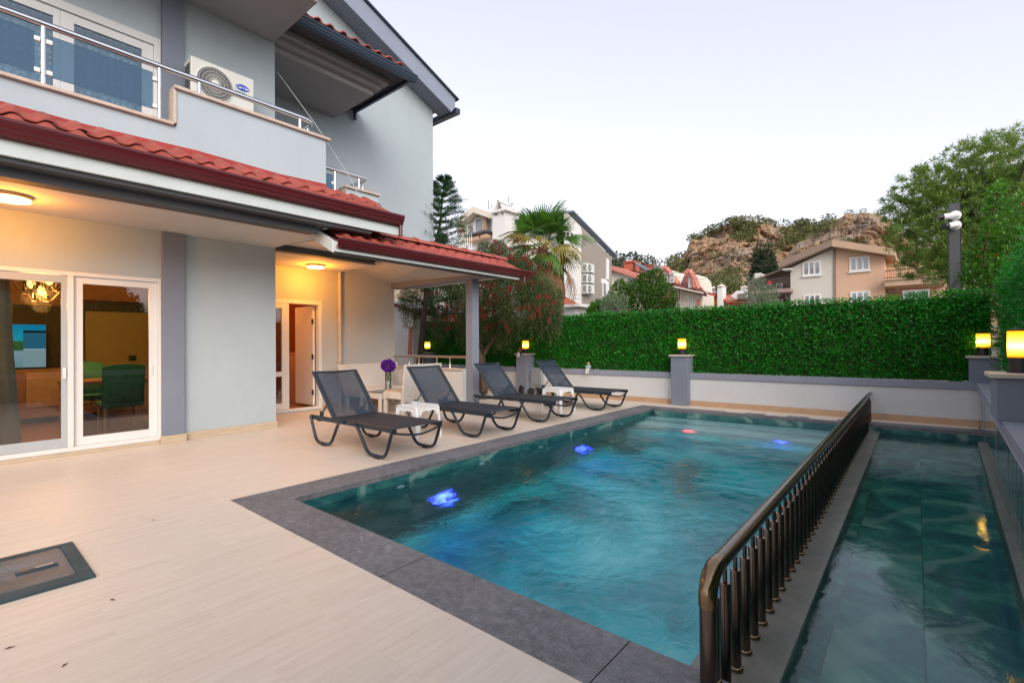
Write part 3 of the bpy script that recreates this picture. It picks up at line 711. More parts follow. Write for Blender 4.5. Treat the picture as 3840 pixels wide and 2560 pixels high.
# half wall with stone cap and steel rail at the end of the porch
part('half_wall', MB().box(XB+0.001, -6.78, 6.60, 6.76, 0.0, 0.765), 'wall_white')
part('half_wall_end', MB().box(-6.778, -6.701, 6.585, 6.775, 0.0, 0.80), 'plaster_pale')
part('half_wall_cap', MB().box(XB+0.001, -6.78, 6.57, 6.79, 0.767, 0.80), 'coping_stone', bevel=0.004)
rail3 = part('porch_rail', MB().tube([(-9.06, 6.66, 1.03), (-6.71, 6.66, 1.03)], 0.027, 14), 'steel_dull', smooth=True)
for xx in (-8.98, -8.53, -8.2, -7.62, -7.22, -6.75):
    MB().lathe([(0.026, 0.80), (0.026, 0.815), (0.016, 0.83), (0.016, 0.985), (0.024, 1.0), (0.024, 1.012)], (xx, 6.66, 0), 12).build('baluster', 'steel_dull', rail3, smooth=True)
# rain pipe on the porch wall
pipe = thing('rain_pipe', 'cream rain pipe with clips running down the porch wall beside the door', 'pipe')
MB().tube([(XB+0.045, 5.30, 0.0), (XB+0.045, 5.30, PZ+0.1)], 0.038, 14).build('pipe', 'stone_cap', pipe, smooth=True)
for zz in (0.95, 1.95):
    MB().lathe([(0.042, zz-0.012), (0.048, zz), (0.042, zz+0.012)], (XB+0.045, 5.30, 0), 14, cap=False).build('clip', 'stone_cap', pipe, smooth=True)
    MB().box(XB, XB+0.02, 5.24, 5.36, zz-0.008, zz+0.008).build('clip_bracket', 'stone_cap', pipe)

# ------------------------------------------------------------------ sliding door
sl = thing('sliding_door', 'white framed two leaf sliding glass door in the villa ground floor', 'door')
xf = XA+0.012
fr = MB().box(xf-0.10, xf, 1.865, 1.903, 0.046, 2.163).box(xf-0.10, xf, -1.40, 1.864, 2.115, 2.163).box(xf-0.10, xf, -1.40, 1.864, 0.046, 0.098)
fr.build('frame', 'pvc_white', sl, bevel=0.003)
MB().box(xf-0.055, xf+0.008, 0.985, 1.040, 0.099, 2.114).build('mullion', 'pvc_white', sl, bevel=0.003)
def leaf(y0, y1, xo, mat, names=('leaf', 'pane'), w=0.085, h=0.10, z0=0.10, z1=2.112, pane='pane_slider', parent=sl):
    m = MB().box(xo-0.04, xo, y0, y0+w, z0, z1).box(xo-0.04, xo, y1-w, y1, z0, z1).box(xo-0.04, xo, y0+w, y1-w, z0, z0+h).box(xo-0.04, xo, y0+w, y1-w, z1-h*0.8, z1)
    L = m.build(names[0], mat, parent, bevel=0.003)
    MB().box(xo-0.024, xo-0.018, y0+w, y1-w, z0+h, z1-h*0.8).build(names[1], pane, L); return L
lf = leaf(1.042, 1.863, xf-0.03, 'pvc_white')
MB().box(xf-0.03, xf-0.018, 1.79, 1.815, 0.90, 1.03).build('handle', 'pvc_white', lf, bevel=0.004)
lf2 = leaf(-1.39, 0.983, xf-0.015, 'pvc_grey', w=0.05, h=0.11)
MB().box(xf-0.015, xf+0.012, 0.945, 0.975, 0.90, 1.03).build('handle', 'plastic_white', lf2, bevel=0.004)
# balcony door upstairs
bd = thing('balcony_door', 'white framed balcony door with lace curtains behind blue glass', 'door')
MB().box(xf-0.10, xf, 1.83, 1.903, 3.30, 5.328).box(xf-0.10, xf, -1.0, 1.829, 5.23, 5.328).build('frame', 'pvc_white', bd, bevel=0.003)
leaf(0.93, 1.828, xf-0.03, 'pvc_white', z0=3.30, z1=5.228, w=0.12, h=0.13, pane='pane_sky_tint', parent=bd)
leaf(-0.10, 0.928, xf-0.03, 'pvc_white', z0=3.30, z1=5.228, w=0.06, h=0.13, pane='pane_sky_tint', parent=bd)
leaf(-1.0, -0.102, xf-0.03, 'pvc_white', z0=3.30, z1=5.228, w=0.10, h=0.13, pane='pane_sky_tint', parent=bd)
def mk_lace():
    m, n, l, b, out = new_mat('lace')
    v = pos_node(n, l, (1, 14, 14))
    vo = n.new('ShaderNodeTexVoronoi'); vo.inputs['Scale'].default_value = 1.0; vo.inputs['Randomness'].default_value = 0.35
    l.new(v, vo.inputs['Vector'])
    f = noise(n, l, v, 4.0, 2)
    mu = n.new('ShaderNodeMath'); mu.operation = 'MULTIPLY'; l.new(vo.outputs['Distance'], mu.inputs[0]); l.new(f, mu.inputs[1])
    c = ramp(n, l, mu.outputs[0], [(0.12, (0.85, 0.90, 0.92)), (0.2, (0.36, 0.56, 0.68))])  # white lace; the blue between its motifs stands in for mirrored sky
    l.new(c, b.inputs['Base Color']); b.inputs['Roughness'].default_value = 0.9
mk_lace()
def curtain(name, x, y0, y1, z0, z1, mat, label, waves=9, amp=0.03, flare=0.0):
    n = waves*8; m = MB(); vs = []
    for z, fl in ((z0, flare), ((z0+z1)/2, flare*0.4), (z1, 0.0)):
        for i in range(n+1):
            t = i/n; vs.append((x+amp*math.sin(t*waves*2*math.pi+z*0.3), y0+(y1-y0+fl)*t, z))
    k = n+1
    m.add(vs, [(r*k+i, r*k+i+1, (r+1)*k+i+1, (r+1)*k+i) for r in range(2) for i in range(n)])
    return tag(m.build(name, mat, None, smooth=True), label, 'curtain')
curtain('lace_curtain', XA-0.28, -1.0, 1.85, 3.25, 5.35, 'lace', 'patterned lace curtain hanging behind the balcony door', 14, 0.02)
paint('sheer_grey', (0.55, 0.53, 0.50), 0.95, var=0.12, scale=6, stretch=(1, 6, 0.4))
curtain('grey_curtain', XA-0.30, -1.35, 0.52, 0.03, 2.4, 'sheer_grey', 'grey curtain gathered behind the left leaf of the sliding door', 9, 0.035, 0.12)

# ------------------------------------------------------------------ porch door
pd = thing('porch_door', 'white glazed porch door standing half open under the ceiling light', 'door')
xd = XB+0.01
MB().box(xd-0.12, xd, 4.86, 4.928, 0.03, 2.148).box(xd-0.12, xd, 3.62, 4.859, 2.075, 2.148).box(xd-0.12, xd+0.01, 3.62, 4.859, 0.03, 0.075).build('frame', 'pvc_white', pd, bevel=0.003)
m = MB().box(xd-0.06, xd-0.005, 4.14, 4.275, 0.08, 2.07).box(xd-0.06, xd-0.005, 3.62, 3.72, 0.08, 2.07).box(xd-0.06, xd-0.005, 3.72, 4.14, 1.975, 2.07).box(xd-0.06, xd-0.005, 3.72, 4.14, 0.08, 0.20).box(xd-0.06, xd-0.005, 3.72, 4.14, 0.70, 0.79)
fx = m.build('fixed_leaf', 'pvc_white', pd, bevel=0.003)
MB().box(xd-0.035, xd-0.028, 3.72, 4.14, 0.20, 0.70).box(xd-0.035, xd-0.028, 3.72, 4.14, 0.79, 1.975).build('pane', 'pane_slider', fx)
od = MB().box(xd-0.85, xd-0.12, 4.80, 4.845, 0.09, 2.06).build('open_leaf', 'pvc_white', pd, bevel=0.003)
for zz in (0.35, 1.05, 1.75):
    MB().box(xd-0.125, xd-0.09, 4.775, 4.80, zz-0.05, zz+0.05).build('hinge', 'lamp_black', od)
# ================================================================== rooms seen through the doors
paint('room_wall', (0.46, 0.26, 0.12), 0.8, var=0.06)
paint('room_panel', (0.40, 0.36, 0.20), 0.7, var=0.05)
paint('room_dark', (0.05, 0.022, 0.016), 0.6, var=0.1)
paint('room_floor', (0.26, 0.15, 0.085), 0.35, var=0.2, scale=3, stretch=(1, 8, 1))
paint('wood_mid', (0.30, 0.17, 0.10), 0.5, var=0.2, scale=6, stretch=(1, 1, 6))
paint('wood_pale', (0.46, 0.34, 0.22), 0.5, var=0.15, scale=6)
paint('teal_cloth', (0.05, 0.24, 0.19), 0.9, var=0.1, scale=8)
room = structure('living_room', MB().box(-12.0, XA-0.222, -4.0, YC-0.202, -0.01, 0.02), 'room_floor')
MB().box(-12.2, -12.0, -4.0, YC-0.2, 0.0, 2.9).build('back_wall', 'room_wall', room)
MB().box(-12.0, XA-0.222, YC-0.40, YC-0.202, 0.02, 2.9).build('side_wall', 'room_wall', room)
MB().box(-12.0, XA-0.222, -4.2, -4.0, 0.02, 2.9).build('side_wall', 'room_wall', room)
MB().box(-12.0, XA-0.222, -4.0, YC-0.402, 2.62, 2.7).build('room_ceiling', 'wood_pale', room)
MB().box(-11.98, -11.9, 0.85, 1.75, 0.02, 2.02).build('dark_panel', 'room_dark', room)
MB().box(-11.98, -11.86, 1.78, 2.95, 0.02, 1.95).build('pale_panel', 'room_panel', room, bevel=0.01)
MB().box(-11.99, -11.80, 1.5, 2.99, 1.955, 2.15).build('panel_header', 'room_dark', room)
MB().box(-11.855, -11.84, 2.42, 2.54, 1.0, 1.10).build('socket', 'lamp_black', room)
# upstairs box behind the balcony door, kept dim
MB().box(-9.0, -8.9, -2.0, 3.1, 3.0, 5.9).build('upper_room_wall', 'room_panel', room)
# television
def mk_tv():
    m = bpy.data.materials.new('tv_screen'); MATS['tv_screen'] = m
    n, l = nodes_of(m); n.clear()
    out = n.new('ShaderNodeOutputMaterial'); e = n.new('ShaderNodeEmission'); tc = n.new('ShaderNodeTexCoord'); sx = n.new('ShaderNodeSeparateXYZ')
    l.new(tc.outputs['Generated'], sx.inputs[0])
    c = ramp(n, l, sx.outputs['Z'], [(0.0, (0.20, 0.34, 0.42)), (0.36, (0.30, 0.46, 0.55)), (0.42, (0.04, 0.10, 0.03)), (0.60, (0.06, 0.16, 0.04)), (0.64, (0.02, 0.42, 0.60)), (1.0, (0.01, 0.28, 0.52))])
    c2 = ramp(n, l, sx.outputs['Z'], [(0.0, (0.30, 0.42, 0.48)), (0.40, (0.42, 0.55, 0.62)), (0.43, (0.03, 0.16, 0.28)), (0.78, (0.05, 0.22, 0.36)), (0.80, (0.01, 0.02, 0.03)), (0.84, (0.01, 0.02, 0.03)), (0.86, (0.01, 0.28, 0.52))], 'CONSTANT')
    f = n.new('ShaderNodeMath'); f.operation = 'GREATER_THAN'; f.inputs[1].default_value = 0.80; l.new(sx.outputs['Y'], f.inputs[0])
    c = mixc(n, l, f.outputs[0], c, c2)
    l.new(c, e.inputs[0]); e.inputs[1].default_value = 0.3; l.new(e.outputs[0], out.inputs[0])
mk_tv()
tv = thing('television', 'flat television showing a pool under a blue sky inside the living room', 'television')
xt = -11.2
a = on_x(172, 1218, xt); b = on_x(172, 1375, xt)
ty1, tz1, tz0 = a[1], a[2], b[2]
MB().box(xt-0.05, xt-0.006, ty1-1.35, ty1+0.01, tz0-0.01, tz1+0.01).build('housing', 'lamp_black', tv, bevel=0.004)
MB().box(xt-0.006, xt, ty1-1.34, ty1, tz0, tz1).build('screen', 'tv_screen', tv)
un = thing('tv_cabinet', 'low wooden television cabinet with a pale drawer front', 'cabinet')
MB().box(xt-0.45, xt+0.15, ty1-1.7, ty1+0.75, 0.12, tz0-0.03).build('body', 'wood_mid', un, bevel=0.006)
MB().box(xt+0.151, xt+0.17, ty1-0.25, ty1+0.55, 0.30, tz0-0.08).build('drawer', 'wood_pale', un, bevel=0.004)
for q in (ty1-1.6, ty1+0.65):
    MB().box(xt-0.4, xt+0.1, q-0.03, q+0.03, 0.02, 0.12).build('foot', 'room_dark', un)
# dining table and chairs
tb = thing('dining_table', 'wooden dining table behind the right leaf of the sliding door', 'table')
tx, tyy = -9.35, 1.80
MB().box(tx-0.45, tx+0.45, tyy-0.65, tyy+1.05, 0.74, 0.79).build('top', 'wood_mid', tb, bevel=0.006)
for sx in (-1, 1):
    for sy in (-0.58, 0.98): MB().box(tx+sx*0.38-0.05, tx+sx*0.38+0.05, tyy+sy-0.05, tyy+sy+0.05, 0.02, 0.738).build('leg', 'wood_pale', tb, bevel=0.01)
def dining_chair(loc, rz, label):
    t = thing('dining_chair', label, 'chair', loc, rz, 'teal chairs at the dining table')
    MB().box(-0.23, 0.23, -0.22, 0.24, 0.42, 0.50).build('seat', 'teal_cloth', t, bevel=0.03)
    m = MB(); n = 10
    vs = []
    for (zz, yo) in ((0.44, -0.20), (0.75, -0.23), (0.98, -0.27)):
        for i in range(n+1):
            u = -1+2*i/n; vs.append((u*0.235, yo-0.03*(1-u*u), zz+(0.03*(1-u*u) if zz > 0.9 else 0)))
    k = n+1
    m.add(vs, [(r*k+i, r*k+i+1, (r+1)*k+i+1, (r+1)*k+i) for r in range(2) for i in range(n)])
    o = m.build('backrest', 'teal_cloth', t, smooth=True); sd = o.modifiers.new('s', 'SOLIDIFY'); sd.thickness = 0.05
    for sx in (-1, 1):
        MB().tube([(sx*0.19, 0.19, 0.42), (sx*0.20, 0.21, 0.0)], 0.022, 8, r_end=0.015).build('leg', 'wood_pale', t)
        MB().tube([(sx*0.19, -0.19, 0.42), (sx*0.20, -0.24, 0.0)], 0.022, 8, r_end=0.015).build('leg', 'wood_pale', t)
dining_chair((-8.62, 1.66, 0.02), R_(-90+180), 'teal dining chair with its back to the sliding door')
dining_chair((-8.62, 2.28, 0.02), R_(-90+180), 'teal dining chair half hidden by the sliding door frame')
dining_chair((-10.05, 1.55, 0.02), R_(90+180), 'teal dining chair on the far side of the dining table')
# pendant lamps
for k, (px, py, dx) in enumerate(((117, 1075, 0.0), (155, 1103, 0.0), (185, 1063, 0.0))):
    c = on_x(px, py, -9.6+0.12*k)
    t = thing('pendant_lamp', ('lit wire pendant lamp in the living room, %s of the three' % ('leftmost', 'lowest', 'rightmost')[k]), 'lamp', c, group='wire pendant lamps')
    MB().lathe([(0.012, -0.02), (0.035, 0.0), (0.045, 0.05), (0.03, 0.09), (0.012, 0.12)], seg=12).build('bulb', 'bulb_core', t, smooth=True)
    MB().lathe([(0.085, -0.06), (0.085, 0.13)], seg=16, cap=False).build('shade', 'glass_amber' if 'glass_amber' in MATS else 'glass_clear', t, smooth=True)
    w = MB(); up = (0, 0, 0.17); dn = (0, 0, -0.10)
    ring = [(0.20*math.cos(a), 0.20*math.sin(a), 0.03) for a in np.linspace(0, 2*math.pi, 7)[:-1]]
    tr = [(0.10*math.cos(a), 0.10*math.sin(a), 0.16) for a in np.linspace(0, 2*math.pi, 7)[:-1]]
    br = [(0.10*math.cos(a), 0.10*math.sin(a), -0.10) for a in np.linspace(0, 2*math.pi, 7)[:-1]]
    for i in range(6):
        for p, q in ((ring[i], tr[i]), (ring[i], br[i]), (tr[i], tr[(i+1) % 6]), (br[i], br[(i+1) % 6])): w.tube([p, q], 0.004, 5)
    w.build('wire_cage', 'bronze', t)
    MB().tube([(0, 0, 0.12), (0, 0, max(0.2, 2.61-c[2]))], 0.004, 6).build('cord', 'lamp_black', t)
    li = bpy.data.lights.new('pendant_light', 'POINT'); li.energy = 13; li.color = (1.0, 0.42, 0.10); li.shadow_soft_size = 0.10
    lo = bpy.data.objects.new('pendant_light', li); COL.objects.link(lo); lo.parent = t; lo.location = (0, 0, -0.16)
# hall behind the porch door
hall = structure('hall', MB().box(-11.5, XB-0.2, 3.2, YE-0.2, 0.0, 0.03), 'room_floor_red' if 'room_floor_red' in MATS else 'room_floor')
paint('hall_wall', (0.45, 0.13, 0.035), 0.8, var=0.06)
paint('cabinet_tan', (0.50, 0.33, 0.22), 0.6, var=0.06)
MB().box(-11.7, -11.5, 3.2, YE-0.2, 0.0, 2.9).build('hall_wall', 'hall_wall', hall)
MB().box(-11.5, XB-0.2, 3.19, 3.3, 0.03, 2.9).build('hall_wall', 'hall_wall', hall)
MB().box(-11.5, XB-0.2, YE-0.4, YE-0.201, 0.03, 2.9).build('hall_wall', 'hall_wall', hall)
MB().box(-11.5, XB-0.2, 3.301, YE-0.401, 2.7, 2.78).build('hall_ceiling', 'wood_pale', hall)
cb = thing('hall_cabinet', 'tan cabinet standing inside the open porch door', 'cabinet')
c0 = on_x(1120, 1365, -10.4)
MB().box(-10.9, -10.4, c0[1], c0[1]+0.7, 0.03, 1.09).build('body', 'cabinet_tan', cb, bevel=0.004)
MB().box(-10.92, -10.38, c0[1]-0.01, c0[1]+0.71, 1.09, 1.12).build('top', 'cabinet_tan', cb, bevel=0.004)
MB().box(-10.399, -10.385, c0[1]+0.02, c0[1]+0.68, 0.10, 1.06).build('door', 'cabinet_tan', cb, bevel=0.003)
cm = thing('coffee_machine', 'black coffee machine standing on the hall cabinet', 'appliance', (-10.6, c0[1]+0.28, 1.12))
MB().lathe([(0.12, 0.0), (0.12, 0.03), (0.05, 0.05), (0.05, 0.34), (0.10, 0.37), (0.12, 0.46), (0.07, 0.53)], seg=16).build('body', 'lamp_black', cm, smooth=True)
MB().lathe([(0.055, -0.22), (0.06, -0.17), (0.045, -0.10), (0.05, 0.0)], (0, 0, 0.27), 14, 'y').build('spout', 'lamp_black', cm, smooth=True)
li = bpy.data.lights.new('hall_light', 'POINT'); li.energy = 12; li.color = (1.0, 0.40, 0.10); li.shadow_soft_size = 0.12
ht = thing('hall_lamp', 'warm ceiling lamp inside the hall behind the porch door', 'lamp', (-10.6, 4.0, 2.66))
MB().lathe([(0.13, 0.0), (0.13, 0.025), (0.10, 0.04)], seg=20).build('shade', 'lamp_warm', ht, smooth=True)
lo = bpy.data.objects.new('hall_light', li); COL.objects.link(lo); lo.parent = ht; lo.location = (0, 0, -0.12)
# ================================================================== garden walls, piers, lamps, hedges, railing
fw = thing('garden_wall', 'low white garden wall with slate blue coping behind the pool', 'wall')
FY = 9.90
MB().box(-13.0, 0.72, FY, 10.05, 0.0, 0.548).build('wall', 'wall_white', fw)
x = -13.0
while x < 0.7:
    x2 = min(x+2.3, 0.70); MB().box(x, x2, FY-0.025, 10.08, 0.55, 0.66).build('coping', 'coping_slate', fw, bevel=0.006); x = x2
x = -13.0
while x < 0.69:
    x2 = min(x+0.60, 0.70); MB().box(x+0.001, x2-0.001, FY-0.014, FY-0.001, 0.0, 0.105).build('skirting_tile', 'skirting_tan', fw, bevel=0.002, seg=1); x = x2
def mk_shade():
    m = bpy.data.materials.new('lamp_shade'); MATS['lamp_shade'] = m
    n, l = nodes_of(m); n.clear()
    out = n.new('ShaderNodeOutputMaterial'); e = n.new('ShaderNodeEmission'); tc = n.new('ShaderNodeTexCoord'); sx = n.new('ShaderNodeSeparateXYZ')
    l.new(tc.outputs['Object'], sx.inputs[0])
    c = ramp(n, l, sx.outputs['Z'], [(0.125, (1.0, 0.30, 0.004)), (0.175, (1.0, 0.48, 0.05)), (0.21, (1.0, 0.60, 0.14)), (0.26, (1.0, 0.48, 0.05)), (0.325, (1.0, 0.32, 0.004))])
    s = ramp(n, l, sx.outputs['Z'], [(0.125, (0.16,)*3), (0.205, (1,)*3), (0.335, (0.16,)*3)])
    mu = n.new('ShaderNodeMath'); mu.operation = 'MULTIPLY'; mu.inputs[1].default_value = 2.4
    l.new(s, mu.inputs[0]); l.new(c, e.inputs[0]); l.new(mu.outputs[0], e.inputs[1]); l.new(e.outputs[0], out.inputs[0])
mk_shade()
def pier(name_lab, lamp_lab, x0, x1, y0, y1, zb, zt, lc=None):
    p = thing('wall_pier', name_lab, 'pier', ((x0+x1)/2, (y0+y1)/2, zb), group='slate piers along the garden walls')
    hx, hy = (x1-x0)/2, (y1-y0)/2
    MB().box(-hx, hx, -hy, hy, 0, zt-zb).build('shaft', 'plaster_slate', p, bevel=0.006)
    MB().box(-hx-0.035, hx+0.035, -hy-0.035, hy+0.035, zt-zb+0.001, zt-zb+0.034).build('cap', 'stone_cap', p, bevel=0.004)
    lx, ly = lc or ((x0+x1)/2, (y0+y1)/2)
    t = thing('pier_lamp', lamp_lab, 'lamp', (lx, ly, zt+0.035), group='amber lamps on the piers')
    MB().lathe([(0.085, 0.0), (0.085, 0.012), (0.070, 0.014), (0.070, 0.120)], seg=24).build('base', 'lamp_black', t, smooth=True)
    MB().lathe([(0.077, 0.121), (0.077, 0.330)], seg=28).build('shade', 'lamp_shade', t, smooth=True)
    MB().lathe([(0.079, 0.331), (0.079, 0.343), (0.060, 0.348)], seg=24).build('top', 'lamp_black', t, smooth=True)
pier('slate pier behind the porch rail at the far left', 'lit amber lamp seen behind the porch rail', -11.97, -11.61, 9.74, 10.10, 0.0, 1.0)
pier('slate pier with a guitarist figurine on its cap', 'lit amber lamp above the guitarist figurine', -8.03, -7.68, 9.74, 10.10, 0.0, 1.0)
pier('slate pier midway along the pool end wall', 'lit amber lamp midway along the green hedge', -3.90, -3.55, 9.76, 10.10, 0.0, 1.0)
pier('slate pier in the corner where the two garden walls meet', 'lit amber lamp in the hedge corner', 0.60, 0.93, 9.90, 10.22, 0.0, 1.02)
pier('slate pier on the right wall nearest the camera', 'large lit amber lamp cut by the right picture edge', 0.47, 0.83, 5.25, 5.65, 0.66, 0.985, (0.632, 5.5))
# right wall: polished wet stone face with a film of falling water, coping
rw = thing('waterfall_wall', 'right hand wall of polished green stone with water running down', 'wall')
def plan(y0, y1, a, b): return [(right_x(y0, a), y0), (right_x(y1, a), y1), (right_x(y1, b), y1), (right_x(y0, b), y0)]
def pl_prism(y0, y1, a, b, z0, z1): return MB().prism([(p[0], p[1], z0) for p in plan(y0, y1, a, b)], (0, 0, z1-z0))
pl_prism(-2.0, 9.84, 0.012, 0.30, -0.6, 0.548).build('wall', 'wall_white', rw)
y = 0.7
while y < 9.80:
    y2 = min(y+1.2, 9.845)
    pl_prism(y+0.002, y2-0.002, 0.0, 0.011, 0.02, 0.545).build('stone_panel', 'wet_stone', rw)
    pl_prism(y+0.002, y2-0.002, 0.0, 0.011, -0.55, 0.016).build('stone_panel', 'wet_stone', rw); y = y2
for a, b in ((-2.0, 2.0), (2.0, 6.0), (6.0, 9.845)):
    pl_prism(a, b, -0.028, 0.33, 0.55, 0.66).build('coping', 'coping_slate', rw, bevel=0.006)
pl_prism(0.7, 9.04, -0.045, -0.002, -0.5, -0.085).build('ledge', 'grey_stone', rw, bevel=0.006)
wf = MB()
for i in range(34):
    yy = 0.9+rng.random()*8.6; w = 0.01+0.05*rng.random(); z1 = 0.545; z0 = 0.0-0.08*rng.random() if rng.random() < .7 else 0.25
    pts = [(right_x(yy, -0.004), yy, z1), (right_x(yy+w, -0.004), yy+w, z1), (right_x(yy+w*0.7, -0.004), yy+w*0.7, z0), (right_x(yy+w*0.3, -0.004), yy+w*0.3, z0)]
    wf.prism(pts, (-0.003, 0, 0))
wf.build('water_film', 'water_film', rw, kind='stuff')
# hedges of artificial leaves
leafmat('hedge_leaf', (0.004, 0.085, 0.003), (0.014, 0.33, 0.008), 0.55, 5.0, 0.2, extra=(0.10, 0.50, 0.05))
leafmat('hedge_leaf_bright', (0.006, 0.10, 0.005), (0.02, 0.34, 0.015), 0.30, 5.0, 0.35, extra=(0.20, 0.55, 0.08))
paint('hedge_back', (0.010, 0.10, 0.008), 0.8, var=0.5, scale=14)
paint('lattice', (0.16, 0.10, 0.05), 0.8)
def hedge_leaves(n, u0, u1, top, z0, fn, nrm, thick=0.10, L=(0.035, 0.070), W=(0.014, 0.024)):
    u = u0+(u1-u0)*rng.random(n); z = z0+(top(u)-z0)*rng.random(n)
    d = np.abs(rng.normal(0, thick*0.5, n))
    P = fn(u, z, d)
    D = rand_dirs(n)*0.9+np.array(nrm)*0.45+np.array((0, 0, 0.15)); N = rand_dirs(n)
    return P, D, N, rng.uniform(*L, n), rng.uniform(*W, n)
fh = thing('hedge_screen', 'long artificial leaf hedge standing on the low white wall', 'hedge', (0, 10.1, 0.66))
P, D, N, L, W = hedge_leaves(120000, -13.0, 0.86, lambda u: 2.0+0.045*np.clip((u+4.7)/5, 0, 1)+0.012*np.sin(u*3.1), 0.665, lambda u, z, d: np.stack([u, 10.18-d, z], 1), (0, -1, 0.0), 0.17)
me = leaf_mesh('leaves', P-np.array([0, 10.1, 0.66]), D, N, L, W, 0.06); link_mesh('leaves', me, 'hedge_leaf', fh, kind='stuff')
MB().box(-13.0, 0.86, 10.195, 10.20, 0.66, 1.96).xf(Matrix.Translation((0, -10.1, -0.66))).build('backing_mesh', 'hedge_back', fh)
lt = MB()
for i in range(-8, 110):
    x0 = -13.0+i*0.127
    for s in (-1, 1):
        a = (x0-1.30*0.5*s*1.0, 0.69); b = (x0+1.30*0.5*s, 1.98)
        if max(a[0], b[0]) < 0.86 and min(a[0], b[0]) > -13.0: lt.tube([(a[0], 10.125+0.006*s, a[1]), (b[0], 10.125+0.006*s, b[1])], 0.007, 4)
lt.xf(Matrix.Translation((0, -10.1, -0.66))).build('lattice', 'lattice', fh, kind='stuff')
rh = thing('hedge_screen', 'bright green artificial leaf hedge on the right hand wall', 'hedge', (0.9, 10, 0.66))
rtop = lambda u: 2.30-0.02*(u-7)+0.03*np.sin(u*2.3)
rf = lambda u, z, d: np.stack([right_x(u, 0.0)+np.where(u > 6.1, 0.34, 0.42)-d, u, z], 1)
bits = [hedge_leaves(26000, 5.9, 10.2, rtop, 0.40, rf, (-1, -0.3, 0), 0.14, (0.035, 0.075), (0.007, 0.013)), hedge_leaves(14000, -3.0, 5.9, rtop, 0.67, rf, (-1, 0, 0), 0.10, (0.06, 0.11), (0.018, 0.03))]
P, D, N, L, W = [np.concatenate(q) for q in zip(*bits)]
me = leaf_mesh('leaves', P-np.array([0.9, 10, 0.66]), D, N, L, W, 0.1); link_mesh('leaves', me, 'hedge_leaf_bright', rh, kind='stuff')
pl_prism(-3.0, 10.2, 0.44, 0.46, 0.66, 2.2).xf(Matrix.Translation((-0.9, -10, -0.66))).build('backing', 'hedge_leaf', rh)
# bronze railing along the partition
rg = thing('pool_railing', 'dark bronze metal railing with round balusters between the two pools', 'railing')
RXc, RZ = -0.592, 0.425
tp = [(RXc, 1.80, 0.30)] if False else []
MB().tube([(RXc, 1.90, RZ), (RXc, 9.895, RZ)], 0.030, 20).build('handrail', 'bronze', rg, smooth=True)
arc = [(RXc, 1.90-0.09*math.sin(a), RZ-0.09*(1-math.cos(a))) for a in np.linspace(0, math.pi/2, 9)]
MB().tube([(RXc, 1.93, RZ)]+arc+[(RXc, 1.81, RZ-0.115)], 0.0335, 20).build('elbow', 'bronze_ring', rg, smooth=True)
MB().tube([(RXc, 1.81, RZ-0.11), (RXc, 1.81, 0.0)], 0.030, 20).build('end_post', 'bronze', rg, smooth=True)
BAL = MB().lathe([(0.019, 0.0), (0.021, 0.0), (0.0215, 0.415), (0.0195, 0.420)], seg=14).mesh('baluster'); BAL.materials.append(MATS['bronze'])
BALS = MB().lathe([(0.019, 0.0), (0.021, 0.0), (0.0215, 0.315), (0.0195, 0.320)], seg=14).mesh('baluster'); BALS.materials.append(MATS['bronze'])
RING = MB().lathe([(0.021, 0.0), (0.0275, 0.003), (0.029, 0.009), (0.0275, 0.015), (0.0215, 0.018)], seg=16).mesh('foot_ring'); RING.materials.append(MATS['bronze_ring'])
PIN = MB().lathe([(0.009, 0.0), (0.009, 0.06)], seg=8).mesh('pin'); PIN.materials.append(MATS['bronze'])
for me in (BAL, BALS, RING, PIN): me.polygons.foreach_set('use_smooth', [True]*len(me.polygons)); me.set_sharp_from_angle(angle=R_(50))
k = 0; yy = 1.872
while yy < 9.82:
    zb = PTZ if PY0 < yy < 9.25 else 0.0
    if 1.85 < yy < PY0: zb = -0.0
    o = link_mesh('baluster', BAL if zb < 0 else BALS, None, rg, loc=(RXc, yy, zb))
    link_mesh('foot_ring', RING, None, o, loc=(0, 0, 0)); link_mesh('pin', PIN, None, o, loc=(0, 0, 0.412 if zb < 0 else 0.315))
    yy += 0.1435
